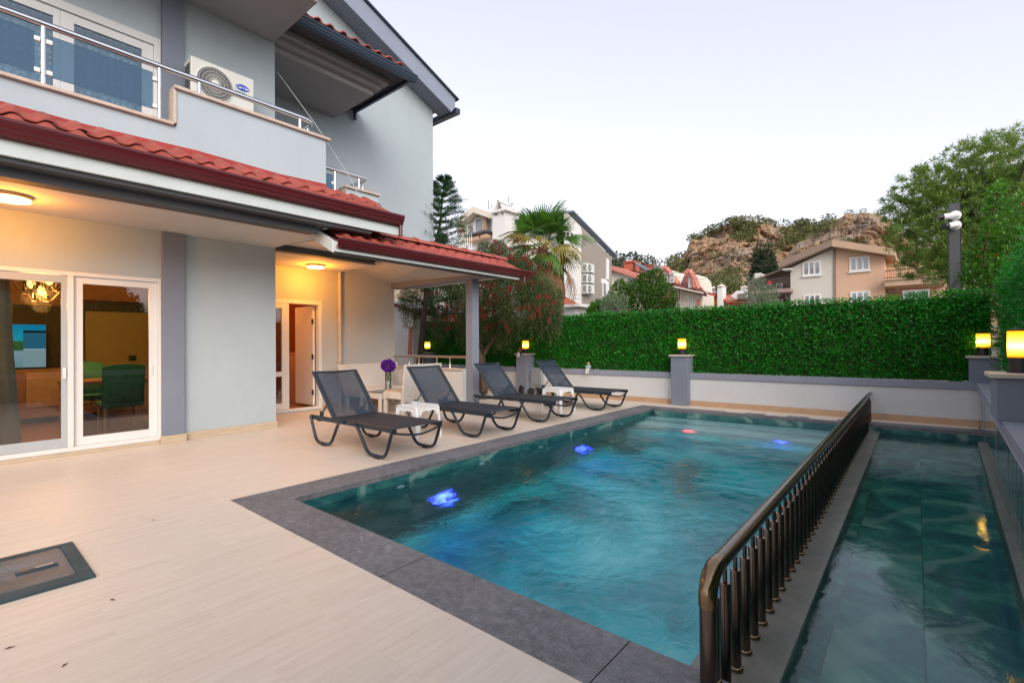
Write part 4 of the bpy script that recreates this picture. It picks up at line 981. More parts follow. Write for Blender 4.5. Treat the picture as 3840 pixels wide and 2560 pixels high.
# ================================================================== furniture and small things on the deck
def arc_path(pts, r=0.06, n=5):
    """polyline with its inner corners rounded"""
    pts = [Vector(p) for p in pts]; out = [pts[0]]
    for i in range(1, len(pts)-1):
        a, b, c = pts[i-1], pts[i], pts[i+1]; u = (a-b).normalized(); v = (c-b).normalized()
        rr = min(r, (a-b).length*0.45, (c-b).length*0.45); p, q = b+u*rr, b+v*rr
        for k in range(n+1):
            t = k/n; out.append(p*(1-t)**2+b*2*t*(1-t)+q*t*t)
    return out+[pts[-1]]
def make_lounger():
    t = thing('sun_lounger', '-', 'sun lounger', group='dark sun loungers beside the pool')
    Wd = 0.66; z = 0.338
    for yy in (0.0, Wd):
        MB().box(-1.418, 0.384, yy-0.0125, yy+0.0125, z-0.030, z+0.028).build('side_rail', 'tube_dark', t, bevel=0.006)
        s = -1 if yy == 0 else 1; yo = yy+s*0.022
        for P, nm in (([(-1.395, yo, z+0.02), (-1.36, yo, z-0.06), (-1.245, yo, 0.03), (-0.905, yo, 0.03), (-0.745, yo, z-0.05), (-0.70, yo, z-0.004), (-0.60, yo, z-0.002)], 'leg'),
                      ([(-0.52, yo, z-0.002), (-0.36, yo, z-0.002), (-0.31, yo, z-0.03), (-0.105, yo, 0.03), (0.222, yo, 0.03), (0.335, yo, z-0.03), (0.352, yo, z+0.02)], 'leg')):
            L = MB().tube(arc_path(P, 0.09), 0.019, 10).build(nm, 'tube_dark', t, smooth=True)
            cx = -1.075 if P[0][0] < -1 else 0.058
            MB().box(cx-0.045, cx+0.045, yo-0.013, yo+0.013, 0.0, 0.018).build('foot_pad', 'rubber_black', L, bevel=0.003)
            rv = MB()
            for (rx, rz) in ((P[1][0], z-0.035), (P[-2][0], z-0.035), (P[0][0]+0.01, z+0.0)):
                rv.lathe([(0.006, 0.0), (0.005, 0.003), (0.001, 0.004)], (rx, yo+s*0.017, rz), 8, 'y')
            rv.build('rivets', 'rivet', L)
    # seat sling with a little sag, wrapped on the rails
    n = 12; vs = []; nx = 10
    for i in range(nx+1):
        u = i/nx; xx = -0.905+u*1.315
        for j in range(n+1):
            w = -1+2*j/n; vs.append((xx, (w*0.5+0.5)*Wd, z+0.029-0.012*(1-w*w)*math.sin(math.pi*min(1, u*1.02))))
    k = n+1
    o = MB().add(vs, [(i*k+j, (i+1)*k+j, (i+1)*k+j+1, i*k+j+1) for i in range(nx) for j in range(n)]).build('seat_sling', 'sling_solid', t, smooth=True)
    so = o.modifiers.new('s', 'SOLIDIFY'); so.thickness = 0.004
    # end bow and cross bars
    MB().tube(arc_path([(0.345, 0.0, z-0.03), (0.37, 0.12, z-0.055), (0.385, 0.33, z-0.085), (0.37, 0.54, z-0.055), (0.345, Wd, z-0.03)], 0.12), 0.012, 8).build('end_bow', 'tube_dark', t, smooth=True)
    MB().tube([(-1.30, 0.02, z-0.045), (-1.28, 0.33, z-0.07), (-1.30, Wd-0.02, z-0.045)], 0.011, 8).build('cross_bar', 'tube_dark', t, smooth=True)
    MB().tube([(-0.88, 0.0, z-0.02), (-0.88, Wd, z-0.02)], 0.012, 8).build('cross_bar', 'tube_dark', t, smooth=True)
    # backrest
    b0 = Vector((-0.895, 0, z+0.02)); b1 = Vector((-1.395, 0, 0.925)); d = b1-b0; nrm = Vector((d.z, 0, -d.x)).normalized()
    for yy in (0.012, Wd-0.012): br = MB().tube([b0+Vector((0, yy, 0)), b1+Vector((0, yy, 0))], 0.0165, 8).build('backrest_rail', 'tube_dark', t, smooth=True)
    MB().tube([b1+Vector((0, 0.012, -0.004)), b1+Vector((0.012, Wd/2, -0.012)), b1+Vector((0, Wd-0.012, -0.004))], 0.012, 8).build('top_bar', 'tube_dark', br, smooth=True)
    vs = []; nx, n = 8, 10
    for i in range(nx+1):
        u = i/nx
        for j in range(n+1):
            w = -1+2*j/n; p = b0+d*u+Vector((0, 0.012+(w*0.5+0.5)*(Wd-0.024), 0))-nrm*0.012*(1-w*w)*math.sin(math.pi*u)
            vs.append(tuple(p-Vector((0, 0, 0.02*(1-w*w) if i == nx else 0))))
    k = n+1
    MB().add(vs, [(i*k+j, (i+1)*k+j, (i+1)*k+j+1, i*k+j+1) for i in range(nx) for j in range(n)]).build('back_sling', 'sling_mesh', t, smooth=True)
    hm = MB(); dn = d.normalized()
    for yy, s in ((0.025, 1), (Wd-0.025, -1)):
        q = [b0+Vector((0, yy, 0))+nrm*0.003, b0+Vector((0, yy+s*0.035, 0))+nrm*0.003, b1+Vector((0, yy+s*0.035, 0))+nrm*0.003, b1+Vector((0, yy, 0))+nrm*0.003]
        hm.prism(q, nrm*0.002)
    hm.build('hem', 'sling_solid', t)
    for yy in (0.03, Wd-0.03):
        a = b0+d*0.33+Vector((0, yy, 0)); c = Vector((-1.22, yy, z+0.02))
        st = MB().tube([a, c], 0.009, 8).build('strut', 'tube_dark', t, smooth=True)
        MB().box(c.x-0.03, c.x+0.05, yy-0.008, yy+0.008, z+0.02, z+0.085).build('ratchet', 'tube_dark', st, bevel=0.004)
    return t
L0 = make_lounger()
spots = [((-4.715, 3.195), 'dark lounger closest to the camera with its feet towards the pool corner'), ((-4.755, 4.735), 'dark lounger behind the white table with the ashtray'),
         ((-4.785, 6.315), 'third dark lounger from the camera, before the white table without ashtray'), ((-4.75, 8.085), 'dark lounger farthest from the camera, below the slate pier')]
for i, ((x, y), lab) in enumerate(spots):
    o = L0 if i == 0 else copy_tree(L0)
    o.location = (x, y, 0); o['label'] = lab; o.rotation_euler = (0, 0, R_((0.6, -0.8, 0.9, -0.3)[i]))
def make_side_table():
    t = thing('side_table', '-', 'table', group='white plastic side tables')
    h = 0.215; zt = 0.448
    def rsq(a, r, z, n=5):
        pts = []
        for cx, cy, s in ((a-r, a-r, 0), (-a+r, a-r, 1), (-a+r, -a+r, 2), (a-r, -a+r, 3)):
            for i in range(n): an = (s+i/(n-1))*math.pi/2; pts.append((cx+r*math.cos(an), cy+r*math.sin(an), z))
        return pts
    MB().prism(rsq(h, 0.05, zt-0.018), (0, 0, 0.018)).build('top', 'plastic_white', t, bevel=0.006)
    ap = []
    for q in range(4):
        rot = Matrix.Rotation(q*math.pi/2, 4, 'Z')
        pts = [(-h+0.05, -h+0.004, zt-0.018), (h-0.05, -h+0.004, zt-0.018), (h-0.055, -h-0.004, zt-0.12)]
        for k in range(17):
            u = 1-2*k/16; pts.append((u*(h-0.075), -h-0.002, zt-0.062-0.06*abs(u)**9))
        pts.append((-h+0.055, -h-0.004, zt-0.12))
        MB().prism(pts, (0, 0.012, 0)).xf(rot).build('apron', 'plastic_white', t)
        m = MB()
        a0, a1 = h-0.002, h+0.022
        for (w, off) in ((0.052, 0.0),):
            top = [(a0-w, -a0, zt-0.02), (a0-0.012, -a0, zt-0.02), (a0, -a0+0.012, zt-0.02), (a0, -a0+w, zt-0.02), (a0-0.014, -a0+w, zt-0.02), (a0-0.014, -a0+0.014, zt-0.02), (a0-w, -a0+0.014, zt-0.02)]
            bot = [(a1-w*0.75, -a1, 0), (a1-0.012, -a1, 0), (a1, -a1+0.012, 0), (a1, -a1+w*0.75, 0), (a1-0.014, -a1+w*0.75, 0), (a1-0.014, -a1+0.014, 0), (a1-w*0.75, -a1+0.014, 0)]
            n = len(top); m.add(top+bot, [tuple(range(n))[::-1], tuple(range(n, 2*n))]+[(i, (i+1) % n, n+(i+1) % n, n+i) for i in range(n)])
        m.xf(rot).build('leg', 'plastic_white', t, bevel=0.002, seg=1)
    return t
T0 = make_side_table(); T0.location = (-5.275, 4.262, 0); T0.rotation_euler = (0, 0, R_(3)); T0['label'] = 'white plastic side table with a glass ashtray on it'
copy_tree(T0, None, 'empty white plastic side table between the two farthest loungers', (-5.18, 7.52, 0), R_(-2))
ash = thing('ashtray', 'small round glass ashtray on the white side table', 'ashtray', (-5.30, 4.23, 0.449))
MB().lathe([(0.0, 0.006), (0.040, 0.006), (0.046, 0.012), (0.048, 0.045), (0.055, 0.045), (0.053, 0.0), (0.0, 0.0)], seg=24, cap=False).build('bowl', 'glass_ash' if 'glass_ash' in MATS else 'pvc_grey', ash, smooth=True)
# rattan set on the porch
sf = thing('rattan_sofa', 'white rattan sofa against the porch wall', 'sofa', (-8.72, 5.75, 0))
def lean(mb, y0, y1, x0, x1, z0, z1, dx, th, flare=0.0):
    """leaning slab: bottom x0, top x0+dx, thickness th"""
    vs = [(x0, y0, z0), (x1, y0, z0), (x1, y1, z0), (x0, y1, z0), (x0+dx, y0-flare, z1), (x0+dx+th, y0-flare, z1), (x0+dx+th, y1+flare, z1), (x0+dx, y1+flare, z1)]
    return mb.add(vs, [(0, 3, 2, 1), (4, 5, 6, 7), (0, 1, 5, 4), (1, 2, 6, 5), (2, 3, 7, 6), (3, 0, 4, 7)])
lean(MB(), -0.58, 0.58, 0.02, 0.08, 0.30, 0.89, -0.20, 0.05, 0.03).build('backrest', 'wicker', sf, bevel=0.012)
MB().box(0.05, 0.62, -0.57, 0.57, 0.28, 0.42).build('seat', 'wicker', sf, bevel=0.015)
for yy in (-0.53, 0.53):
    for xx in (0.09, 0.58): MB().box(xx-0.025, xx+0.025, yy-0.025, yy+0.025, 0.0, 0.279).build('leg', 'wicker', sf)
ac = thing('rattan_armchair', 'white rattan armchair turned away from the pool', 'armchair', (-7.25, 5.62, 0), R_(3))
lean(MB(), -0.36, 0.36, 0.22, 0.27, 0.20, 0.93, 0.20, 0.04, 0.09).build('backrest', 'wicker', ac, bevel=0.012)
MB().box(-0.28, 0.22, -0.34, 0.34, 0.30, 0.43).build('seat', 'wicker', ac, bevel=0.015)
MB().box(-0.26, 0.20, -0.32, 0.32, 0.431, 0.455).build('cushion', 'skirting', ac, bevel=0.01)
for yy in (-0.31, 0.31):
    for xx in (-0.25, 0.23): MB().box(xx-0.025, xx+0.025, yy-0.025, yy+0.025, 0.0, 0.299).build('leg', 'wicker', ac)
ct = thing('rattan_table', 'low rattan coffee table with a glass top and a vase', 'table', (-7.87, 5.53, 0))
MB().box(-0.25, 0.25, -0.26, 0.26, 0.27, 0.385).build('frame', 'wicker', ct, bevel=0.01)
MB().box(-0.26, 0.26, -0.27, 0.27, 0.387, 0.395).build('glass_top', 'pane_clear', ct)
for yy in (-0.235, 0.235):
    for xx in (-0.225, 0.225): MB().box(xx-0.025, xx+0.025, yy-0.025, yy+0.025, 0.0, 0.269).build('leg', 'wicker', ct)
vs_ = thing('flower_vase', 'glass vase of purple flowers on the rattan coffee table', 'vase', (-7.86, 5.63, 0.396))
paint('vase_frost', (0.62, 0.66, 0.66), 0.2, var=0.25, scale=14)
paint('stem_green', (0.05, 0.16, 0.03), 0.6)
leafmat('purple_petal', (0.09, 0.008, 0.30), (0.28, 0.035, 0.62), 0.6, 30, 0.3)
MB().lathe([(0.055, 0.0), (0.060, 0.02), (0.060, 0.37), (0.066, 0.40)], seg=20, cap=False).build('glass', 'pane_clear', vs_, smooth=True)
MB().lathe([(0.052, 0.004), (0.055, 0.18), (0.052, 0.185)], seg=20).build('pebbles', 'vase_frost', vs_, smooth=True)
stm = MB()
for i in range(9):
    a = i*0.7; stm.tube([(0.03*math.cos(a+2), 0.03*math.sin(a+2), 0.10), (0.05*math.cos(a), 0.05*math.sin(a), 0.42)], 0.005, 5)
stm.build('stems', 'stem_green', vs_)
k = 2600; P, D = blob_points(k, (0, 0, 0.475), (0.125, 0.125, 0.105), 0.70); P[:, 2] += 0.02*np.sin(P[:, 0]*40)*np.cos(P[:, 1]*37)
link_mesh('blossoms', leaf_mesh('blossoms', P, D+rand_dirs(k)*0.6, rand_dirs(k), rng.uniform(0.02, 0.036, k), rng.uniform(0.016, 0.026, k), 0.1), 'purple_petal', vs_)
# manhole cover
mc = thing('manhole_cover', 'blue black stone access cover set in the deck', 'cover', (-3.85, 0.125, 0))
paint('cover_stone', (0.07, 0.105, 0.135), 0.42, var=0.5, scale=7, bump=0.5, bscale=22, stretch=(1, 0.3, 1), spec=0.25)
paint('cover_frame', (0.045, 0.075, 0.085), 0.65, var=0.25, scale=4, spec=0.25)
x0, x1, y0, y1 = -0.362, 0.366, -0.445, 0.442
fr = MB().box(x0, x0+0.055, y0, y1, -0.02, 0.014).box(x1-0.115, x1, y0, y1, -0.02, 0.014).box(x0+0.055, x1-0.115, y1-0.065, y1, -0.02, 0.0138).box(x0+0.055, x1-0.115, y0, y0+0.065, -0.02, 0.0138)
fr.build('frame', 'cover_frame', mc, bevel=0.004)
MB().box(x0+0.060, x1-0.120, y0+0.070, y1-0.072, -0.02, 0.010).build('lid', 'cover_stone', mc, bevel=0.003)
hd = MB().box(-0.018, 0.030, 0.155, 0.330, 0.010, 0.016).build('handle', 'cover_frame', mc, bevel=0.003)
MB().box(-0.008, 0.016, 0.175, 0.215, 0.0162, 0.0175).build('slot', 'lamp_black', hd)
MB().tube([(0.004, 0.235, 0.020), (0.004, 0.31, 0.020)], 0.007, 8).build('bar', 'steel_dull', hd, smooth=True)
paint('dry_leaf', (0.10, 0.06, 0.05), 0.8)
for i, (x, y, s, a) in enumerate(((-3.107, 0.568, 0.020, 0.4), (-2.95, 0.20, 0.02, 1.2), (-2.62, 0.33, 0.015, 2.2), (-4.30, 1.02, 0.016, 0.9))):
    ca, sa = math.cos(a), math.sin(a)
    q = [(-s, 0, 0.001), (-0.2*s, 0.28*s, 0.006), (s, 0, 0.003), (-0.2*s, -0.28*s, 0.004)]
    o = MB().add([(x+u*ca-v*sa, y+u*sa+v*ca, w) for u, v, w in q], [(0, 1, 2), (0, 2, 3)]).build('fallen_leaf', 'dry_leaf')
    tag(o, ('dry fallen leaf on the deck beside the access cover', 'small dry leaf on the deck near the bottom left', 'tiny dry leaf scrap on the deck at the bottom', 'dry leaf lying on the deck beyond the access cover')[i], 'leaf', 'fallen leaves')
# dumbbells by the far wall
def plate(mb, c, r, w, ax='x'): mb.lathe([(r*0.35, -w/2), (r*0.9, -w/2), (r, -w*0.3), (r, w*0.3), (r*0.9, w/2), (r*0.35, w/2)], c, 20, ax)
dbl = ('left dumbbell of black discs below the slate pier', 'middle dumbbell of black discs by the garden wall', 'right dumbbell of black discs behind the farthest lounger')
for i, (x, y, r) in enumerate(((-7.75, 9.35, 0.125), (-7.15, 9.40, 0.105), (-6.72, 9.35, 0.12))):
    t = thing('dumbbell', dbl[i], 'dumbbell', (x, y, 0), R_((20, -12, 8)[i]), 'dumbbells by the garden wall')
    for s in (-1, 1):
        for q in range(2):
            m = MB(); plate(m, (s*(0.15+0.045*q), 0, r), r*(1-0.18*q), 0.038); m.build('disc', 'rubber_black', t, smooth=True)
    MB().tube([(-0.24, 0, r), (0.24, 0, r)], 0.014, 10).build('bar', 'steel_dull', t, smooth=True)
# junction box
jb = thing('junction_box', 'grey junction box on the garden wall beside the slate pier', 'box', (-7.42, FY-0.001, 0.22))
MB().box(-0.16, 0.16, -0.09, 0.0, 0, 0.40).build('body', 'grey_box', jb, bevel=0.015)
MB().box(-0.15, 0.15, -0.105, -0.091, 0.015, 0.385).build('lid', 'grey_box', jb, bevel=0.012)
# seated figurines
paint('fig_skin', (0.30, 0.13, 0.06), 0.6); paint('fig_white', (0.72, 0.70, 0.66), 0.6); paint('fig_dark', (0.03, 0.025, 0.03), 0.6); paint('fig_tan', (0.62, 0.42, 0.20), 0.6); paint('fig_blue', (0.35, 0.52, 0.52), 0.6)
def figurine(loc, label, body, legs, extra, s=1.0):
    t = thing('figurine', label, 'figurine', loc)
    m = MB(); m.tube([(0, 0.0, 0.01), (0, -0.002, 0.05), (0, -0.004, 0.09), (0, -0.006, 0.115)], [0.032*s, 0.034*s, 0.038*s, 0.016*s], 10)
    m.tube([(0.036*s, 0, 0.10), (0.05*s, -0.025, 0.065), (0.02*s, -0.055, 0.06)], [0.013*s, 0.012*s, 0.009*s], 8); m.tube([(-0.036*s, 0, 0.10), (-0.052*s, -0.02, 0.065), (-0.015*s, -0.055, 0.055)], [0.013*s, 0.012*s, 0.009*s], 8)
    m.build('body', body, t, smooth=True)
    MB().lathe([(0.004, 0.110), (0.018*s, 0.118), (0.025*s, 0.135), (0.022*s, 0.155), (0.008, 0.168)], (0, -0.008, 0), 12).build('head', 'fig_skin', t, smooth=True)
    MB().lathe([(0.027*s, 0.142), (0.026*s, 0.158), (0.012, 0.174)], (0, -0.003, 0), 12).build('hair', 'fig_dark' if extra == 'guitar' else 'fig_tan', t, smooth=True)
    g = MB()
    for sx in (-1, 1): g.tube(arc_path([(sx*0.018, 0, 0.02), (sx*0.022, -0.065, 0.018), (sx*0.024, -0.072, -0.07), (sx*0.024, -0.095, -0.078)], 0.02), [0.019*s]+[0.016*s]*10+[0.013*s]*20 if False else 0.016*s, 8)
    g.build('legs', legs, t, smooth=True)
    if extra == 'guitar':
        e = MB().lathe([(0.03, -0.012), (0.034, 0.0), (0.03, 0.012)], (0.05, -0.06, 0.0), 14, 'y'); e.lathe([(0.022, -0.012), (0.025, 0.0), (0.022, 0.012)], (0.052, -0.06, 0.045), 14, 'y')
        e.tube([(0.05, -0.06, 0.05), (0.066, -0.06, 0.14)], 0.006, 6); e.build('guitar', 'fig_dark', t, smooth=True)
figurine((-7.87, 9.715, 1.036), 'seated guitarist figurine on the pier cap below the lamp', 'fig_skin', 'fig_white', 'guitar', 1.15)
figurine((-5.93, FY-0.02, 0.662), 'pale seated figurine with light hair on the wall coping', 'fig_blue', 'fig_white', None, 1.3)
# ceiling lamps with their light
def ceiling_lamp(c, r, label, e):
    t = thing('ceiling_lamp', label, 'lamp', c)
    MB().lathe([(r*1.02, 0.0), (r*1.02, -0.03), (r*0.98, -0.035)], seg=32).build('rim', 'wood_pale', t, smooth=True)
    MB().lathe([(r*0.96, -0.036), (r*0.94, -0.052), (r*0.8, -0.058)], seg=32).build('diffuser', 'lamp_warm', t, smooth=True)
    li = bpy.data.lights.new('lamp_light', 'POINT'); li.energy = e; li.color = (1.0, 0.33, 0.025); li.shadow_soft_size = r*0.7
    lo = bpy.data.objects.new('lamp_light', li); COL.objects.link(lo); lo.parent = t; lo.location = (0, 0, -0.20)
ceiling_lamp((-8.50, 4.50, PZ-0.001), 0.155, 'small round lit ceiling lamp over the porch door', 12)
ceiling_lamp((-6.90, 0.46, CZ-0.001), 0.17, 'round lit ceiling lamp over the sliding door', 9)
# air conditioner on the balcony
def aircon(loc, rz, label, w=0.78, h=0.54, d=0.28, brand=False, group=None, fan=0.22):
    """front faces +x in its own frame; width along y"""
    t = thing('air_conditioner', label, 'air conditioner', loc, rz, group)
    MB().box(-d, 0, 0, w, 0, h).build('casing', 'ac_body', t, bevel=0.012)
    fc = (0.004, fan+0.06, h/2)
    MB().lathe([(fan*1.04, -0.002), (fan*1.04, 0.008), (fan, 0.010)], fc, 32, 'x').build('fan_rim', 'ac_body', t, smooth=True)
    MB().lathe([(fan*0.98, 0.0), (fan*0.98, 0.0105)], fc, 32, 'x').build('fan_opening', 'ac_dark', t)
    g = MB()
    for r in ((0.32, 0.52, 0.72, 0.90) if brand else (0.4, 0.75)):
        pts = [(fc[0]+0.016, fc[1]+fan*r*math.cos(a), fc[2]+fan*r*math.sin(a)) for a in np.linspace(0, 2*math.pi, 25)]; g.tube(pts, 0.0025 if brand else 0.004, 5, False)
    ns = 60 if brand else 16
    for i in range(ns):
        a = 2*math.pi*i/ns; g.tube([(fc[0]+0.014, fc[1]+fan*0.2*math.cos(a), fc[2]+fan*0.2*math.sin(a)), (fc[0]+0.014, fc[1]+fan*0.97*math.cos(a+0.25), fc[2]+fan*0.97*math.sin(a+0.25))], 0.0018 if brand else 0.003, 4, False)
    g.build('grille', 'ac_body', t, kind='stuff')
    MB().lathe([(fan*0.22, 0.010), (fan*0.22, 0.02), (fan*0.19, 0.022)], fc, 20, 'x').build('hub', 'ac_body', t, smooth=True)
    sl = MB()
    for i in range(9): sl.box(-d*0.85, -d*0.15, -0.006, 0.002, h*0.12+i*h*0.085, h*0.12+i*h*0.085+h*0.05)
    sl.build('side_louvres', 'ac_dark', t)
    for yy in (0.1, w-0.1): MB().box(-d+0.02, 0.02, yy-0.03, yy+0.03, -0.05, -0.001).build('bracket', 'pvc_grey', t)
    return t
A = aircon((-7.22, 2.13, 4.53), 0, 'white air conditioner with a blue logo behind the balcony rail', brand=True)
lg = MB().lathe([(0.5, 0.0), (0.5, 0.002)], (0, 0, 0), 32, 'x'); lg.v = [(x+0.003, y*0.19+0.625, z*0.088+0.36) for x, y, z in lg.v]
lg = lg.build('logo', 'ac_logo', A)
def text_part(name, s, size, loc, parent, mat, shear=0.0, cat=None):
    cu = bpy.data.curves.new(name+'_font', 'FONT'); cu.body = s; cu.size = size; cu.align_x = 'CENTER'; cu.align_y = 'CENTER'; cu.extrude = 0.001; cu.shear = shear
    tmp = bpy.data.objects.new('tmp_font', cu); COL.objects.link(tmp); dg = bpy.context.evaluated_depsgraph_get(); dg.update()
    me = bpy.data.meshes.new_from_object(tmp.evaluated_get(dg)); bpy.data.objects.remove(tmp); me.materials.clear()
    o = link_mesh(name, me, mat, parent)
    o.matrix_local = Matrix(((0, 0, 1, loc[0]), (1, 0, 0, loc[1]), (0, 1, 0, loc[2]), (0, 0, 0, 1))); return o
text_part('logo_lettering', 'Carrier', 0.066, (0.008, 0.625, 0.36), A, 'ink_white', 0.35)
text_part('lettering', 'Inverter', 0.048, (0.003, 0.60, 0.292), A, 'ink_blue')
# cables and the dark post with two cameras
wr = thing('cable', 'thin grey cable running down from the upper bay to the eave', 'cable')
MB().tube([(-7.62, 3.42, 5.55), (-6.9, 3.66, 4.6), (-6.45, 3.95, 3.78), (-6.3, 4.1, 3.35)], 0.005, 6).build('wire', 'pvc_grey', wr)
paint('post_grey', (0.075, 0.078, 0.085), 0.5, var=0.1)
cp = thing('camera_post', 'tall dark grey flat post rising behind the hedge corner', 'post', (0.49, 10.60, 0))
MB().box(-0.070, 0.070, -0.03, 0.03, 0, 3.50).build('post', 'post_grey', cp, bevel=0.004)
MB().box(-0.076, -0.071, -0.034, 0.034, 0, 3.50).box(0.071, 0.076, -0.034, 0.034, 0, 3.50).build('edge_strip', 'lamp_black', cp)
for i, (zz, dx, lab) in enumerate(((3.30, -0.10, 'upper white security camera on the dark post'), (3.14, 0.0, 'lower white security camera on the dark post'))):
    t = thing('security_camera', lab, 'camera', (0.50, 10.565, zz), group='security cameras on the post')
    MB().lathe([(0.075, 0.0), (0.075, -0.02), (0.055, -0.035)], (0, 0, 0), 20, 'y').build('mount', 'plastic_white', t, smooth=True)
    dv = Vector((-0.75-(0.2 if i == 0 else 0), -0.55 if i else -0.35, -0.10)).normalized()
    p0 = Vector((0.03, -0.05, 0.0)); L = 0.24 if i == 0 else 0.20
    MB().tube([p0, p0+dv*L], 0.048, 16).build('barrel', 'plastic_white', t, smooth=True)
    MB().tube([p0+dv*(L*0.8), p0+dv*(L+0.02)], 0.052, 16).build('visor', 'lamp_black', t, smooth=True)
# ================================================================== neighbouring houses beyond the hedge
paint('n_cream', (0.70, 0.64, 0.53), 0.85, var=0.06, scale=0.5, dirt=0.1); paint('n_peach', (0.62, 0.40, 0.27), 0.85, var=0.07, scale=0.5, dirt=0.15)
paint('n_pale', (0.60, 0.56, 0.50), 0.85, var=0.05, scale=0.5, dirt=0.1); paint('n_taupe', (0.30, 0.265, 0.23), 0.85, var=0.06, scale=0.6)
paint('n_white', (0.72, 0.71, 0.68), 0.8, var=0.04, scale=0.8); paint('n_brown', (0.25, 0.18, 0.14), 0.8, var=0.08); paint('n_tan', (0.48, 0.33, 0.22), 0.8, var=0.08)
paint('n_pink', (0.60, 0.22, 0.17), 0.8, var=0.08); paint('n_orange', (0.66, 0.28, 0.075), 0.85, var=0.06); paint('n_maroon', (0.17, 0.045, 0.038), 0.8, var=0.2, scale=3)
paint('n_brick', (0.42, 0.11, 0.06), 0.8, var=0.2, scale=3); paint('n_rooftile', (0.45, 0.10, 0.05), 0.8, var=0.25, scale=3, stretch=(4, 1, 1)); paint('n_darkroof', (0.07, 0.065, 0.07), 0.7, var=0.2)
paint('n_iron', (0.06, 0.045, 0.04), 0.6); paint('n_mauve', (0.33, 0.24, 0.21), 0.85, var=0.06); paint('n_stone', (0.52, 0.40, 0.28), 0.9, var=0.3, scale=3.5, bump=0.8, bscale=6)
paint('solar_panel', (0.10, 0.13, 0.17), 0.15); paint('tank', (0.62, 0.62, 0.60), 0.35); paint('pole', (0.22, 0.19, 0.16), 0.9, var=0.15); paint('flag_red', (0.55, 0.02, 0.03), 0.7)
class Fac:
    """a wall plane of constant y on which pixels of the photograph are read off"""
    def __init__(s, D, crop, root): s.D = D; s.c = crop; s.root = root
    def p(s, x, y, dy=0.0):
        return on_y(s.c[0]+x/s.c[2], s.c[1]+y/s.c[2], s.D+dy)
    def poly(s, name, mat, pts, depth, dy=0.0, parent=None, floor=None):
        q = [s.p(x, y, dy) for x, y in pts]
        if floor is not None: q = [(a, b, floor) if i in floor_idx else (a, b, c) for i, (a, b, c) in enumerate(q)]
        return MB().prism(q, (0, depth, 0)).build(name, mat, parent or s.root)
    def rect(s, x0, y0, x1, y1, dy=0.0):
        a = s.p(x0, (y0+y1)/2, dy); b = s.p(x1, (y0+y1)/2, dy); t = s.p((x0+x1)/2, y0, dy); u = s.p((x0+x1)/2, y1, dy)
        return a[0], b[0], u[2], t[2]
    def box(s, name, mat, x0, y0, x1, y1, d0, d1, parent=None, bevel=0.0):
        X0, X1, Z0, Z1 = s.rect(x0, y0, x1, y1, d0)
        return MB().box(X0, X1, s.D+d0, s.D+d1, Z0, Z1).build(name, mat, parent or s.root, bevel=bevel)
    def window(s, x0, y0, x1, y1, n=2, frame='n_white', pane='pane_far', dy=-0.05, fw=0.09, sill=True):
        X0, X1, Z0, Z1 = s.rect(x0, y0, x1, y1, dy); D = s.D+dy
        m = MB().box(X0, X1, D, D+0.12, Z1-fw, Z1).box(X0, X1, D, D+0.12, Z0, Z0+fw)
        for i in range(n+1):
            xx = X0+(X1-X0-fw)*i/n; m.box(xx, xx+fw, D, D+0.12, Z0+fw, Z1-fw)
        w = m.build('window', frame, s.root)
        for i in range(n):
            a = X0+(X1-X0-fw)*i/n+fw; b = X0+(X1-X0-fw)*(i+1)/n
            MB().box(a, b, D+0.03, D+0.06, Z0+fw, Z1-fw).build('pane', pane, w)
        if sill: MB().box(X0-0.05, X1+0.05, D-0.06, D+0.02, Z0-0.08, Z0-0.002).build('sill', frame, w)
        return w
    def railing(s, x0, y0, x1, y1, n, mat, dy, r=0.012, curve=0.0):
        X0, X1, Z0, Z1 = s.rect(x0, y0, x1, y1, dy); D = s.D+dy
        o = MB().box(X0, X1, D-0.02, D+0.02, Z1-0.05, Z1).box(X0, X1, D-0.02, D+0.02, Z0+0.04, Z0+0.08).build('balcony_rail', mat, s.root)
        for i in range(n+1):
            xx = X0+(X1-X0)*i/n; zz = [Z0, Z0+(Z1-Z0)*0.3, Z0+(Z1-Z0)*0.6, Z1-0.02]
            MB().tube([(xx, D, zz[0]), (xx, D-curve, zz[1]), (xx, D-curve*0.3, zz[2]), (xx, D, zz[3])], r, 5, False).build('bar', mat, o)
GZ = -0.32
def wall_to_ground(f, name, mat, tops, depth, dy=0.0):
    """a wall whose top follows the pixels and whose foot stands on the ground"""
    q = [f.p(x, y, dy) for x, y in tops]
    pts = q+[(q[-1][0], q[-1][1], GZ), (q[0][0], q[0][1], GZ)]
    return MB().prism(pts, (0, depth, 0)).build(name, mat, f.root)
def roof_band(f, name, mat, a, b, th, dy0, dy1):
    """roof slab between two pixels, th pixels thick in the picture, from dy0 in front of the wall to dy1 behind"""
    p = [f.p(*a), f.p(*b), f.p(b[0], b[1]+th), f.p(a[0], a[1]+th)]
    p = [(x, y+dy0, z) for x, y, z in p]
    return MB().prism(p, (0, dy1-dy0, 0)).build(name, mat, f.root)
C8 = (2700, 760, 2.613); C7 = (2200, 760, 2.94); C6 = (1600, 640, 2.614); CS = (1460, 1050, 4.48)
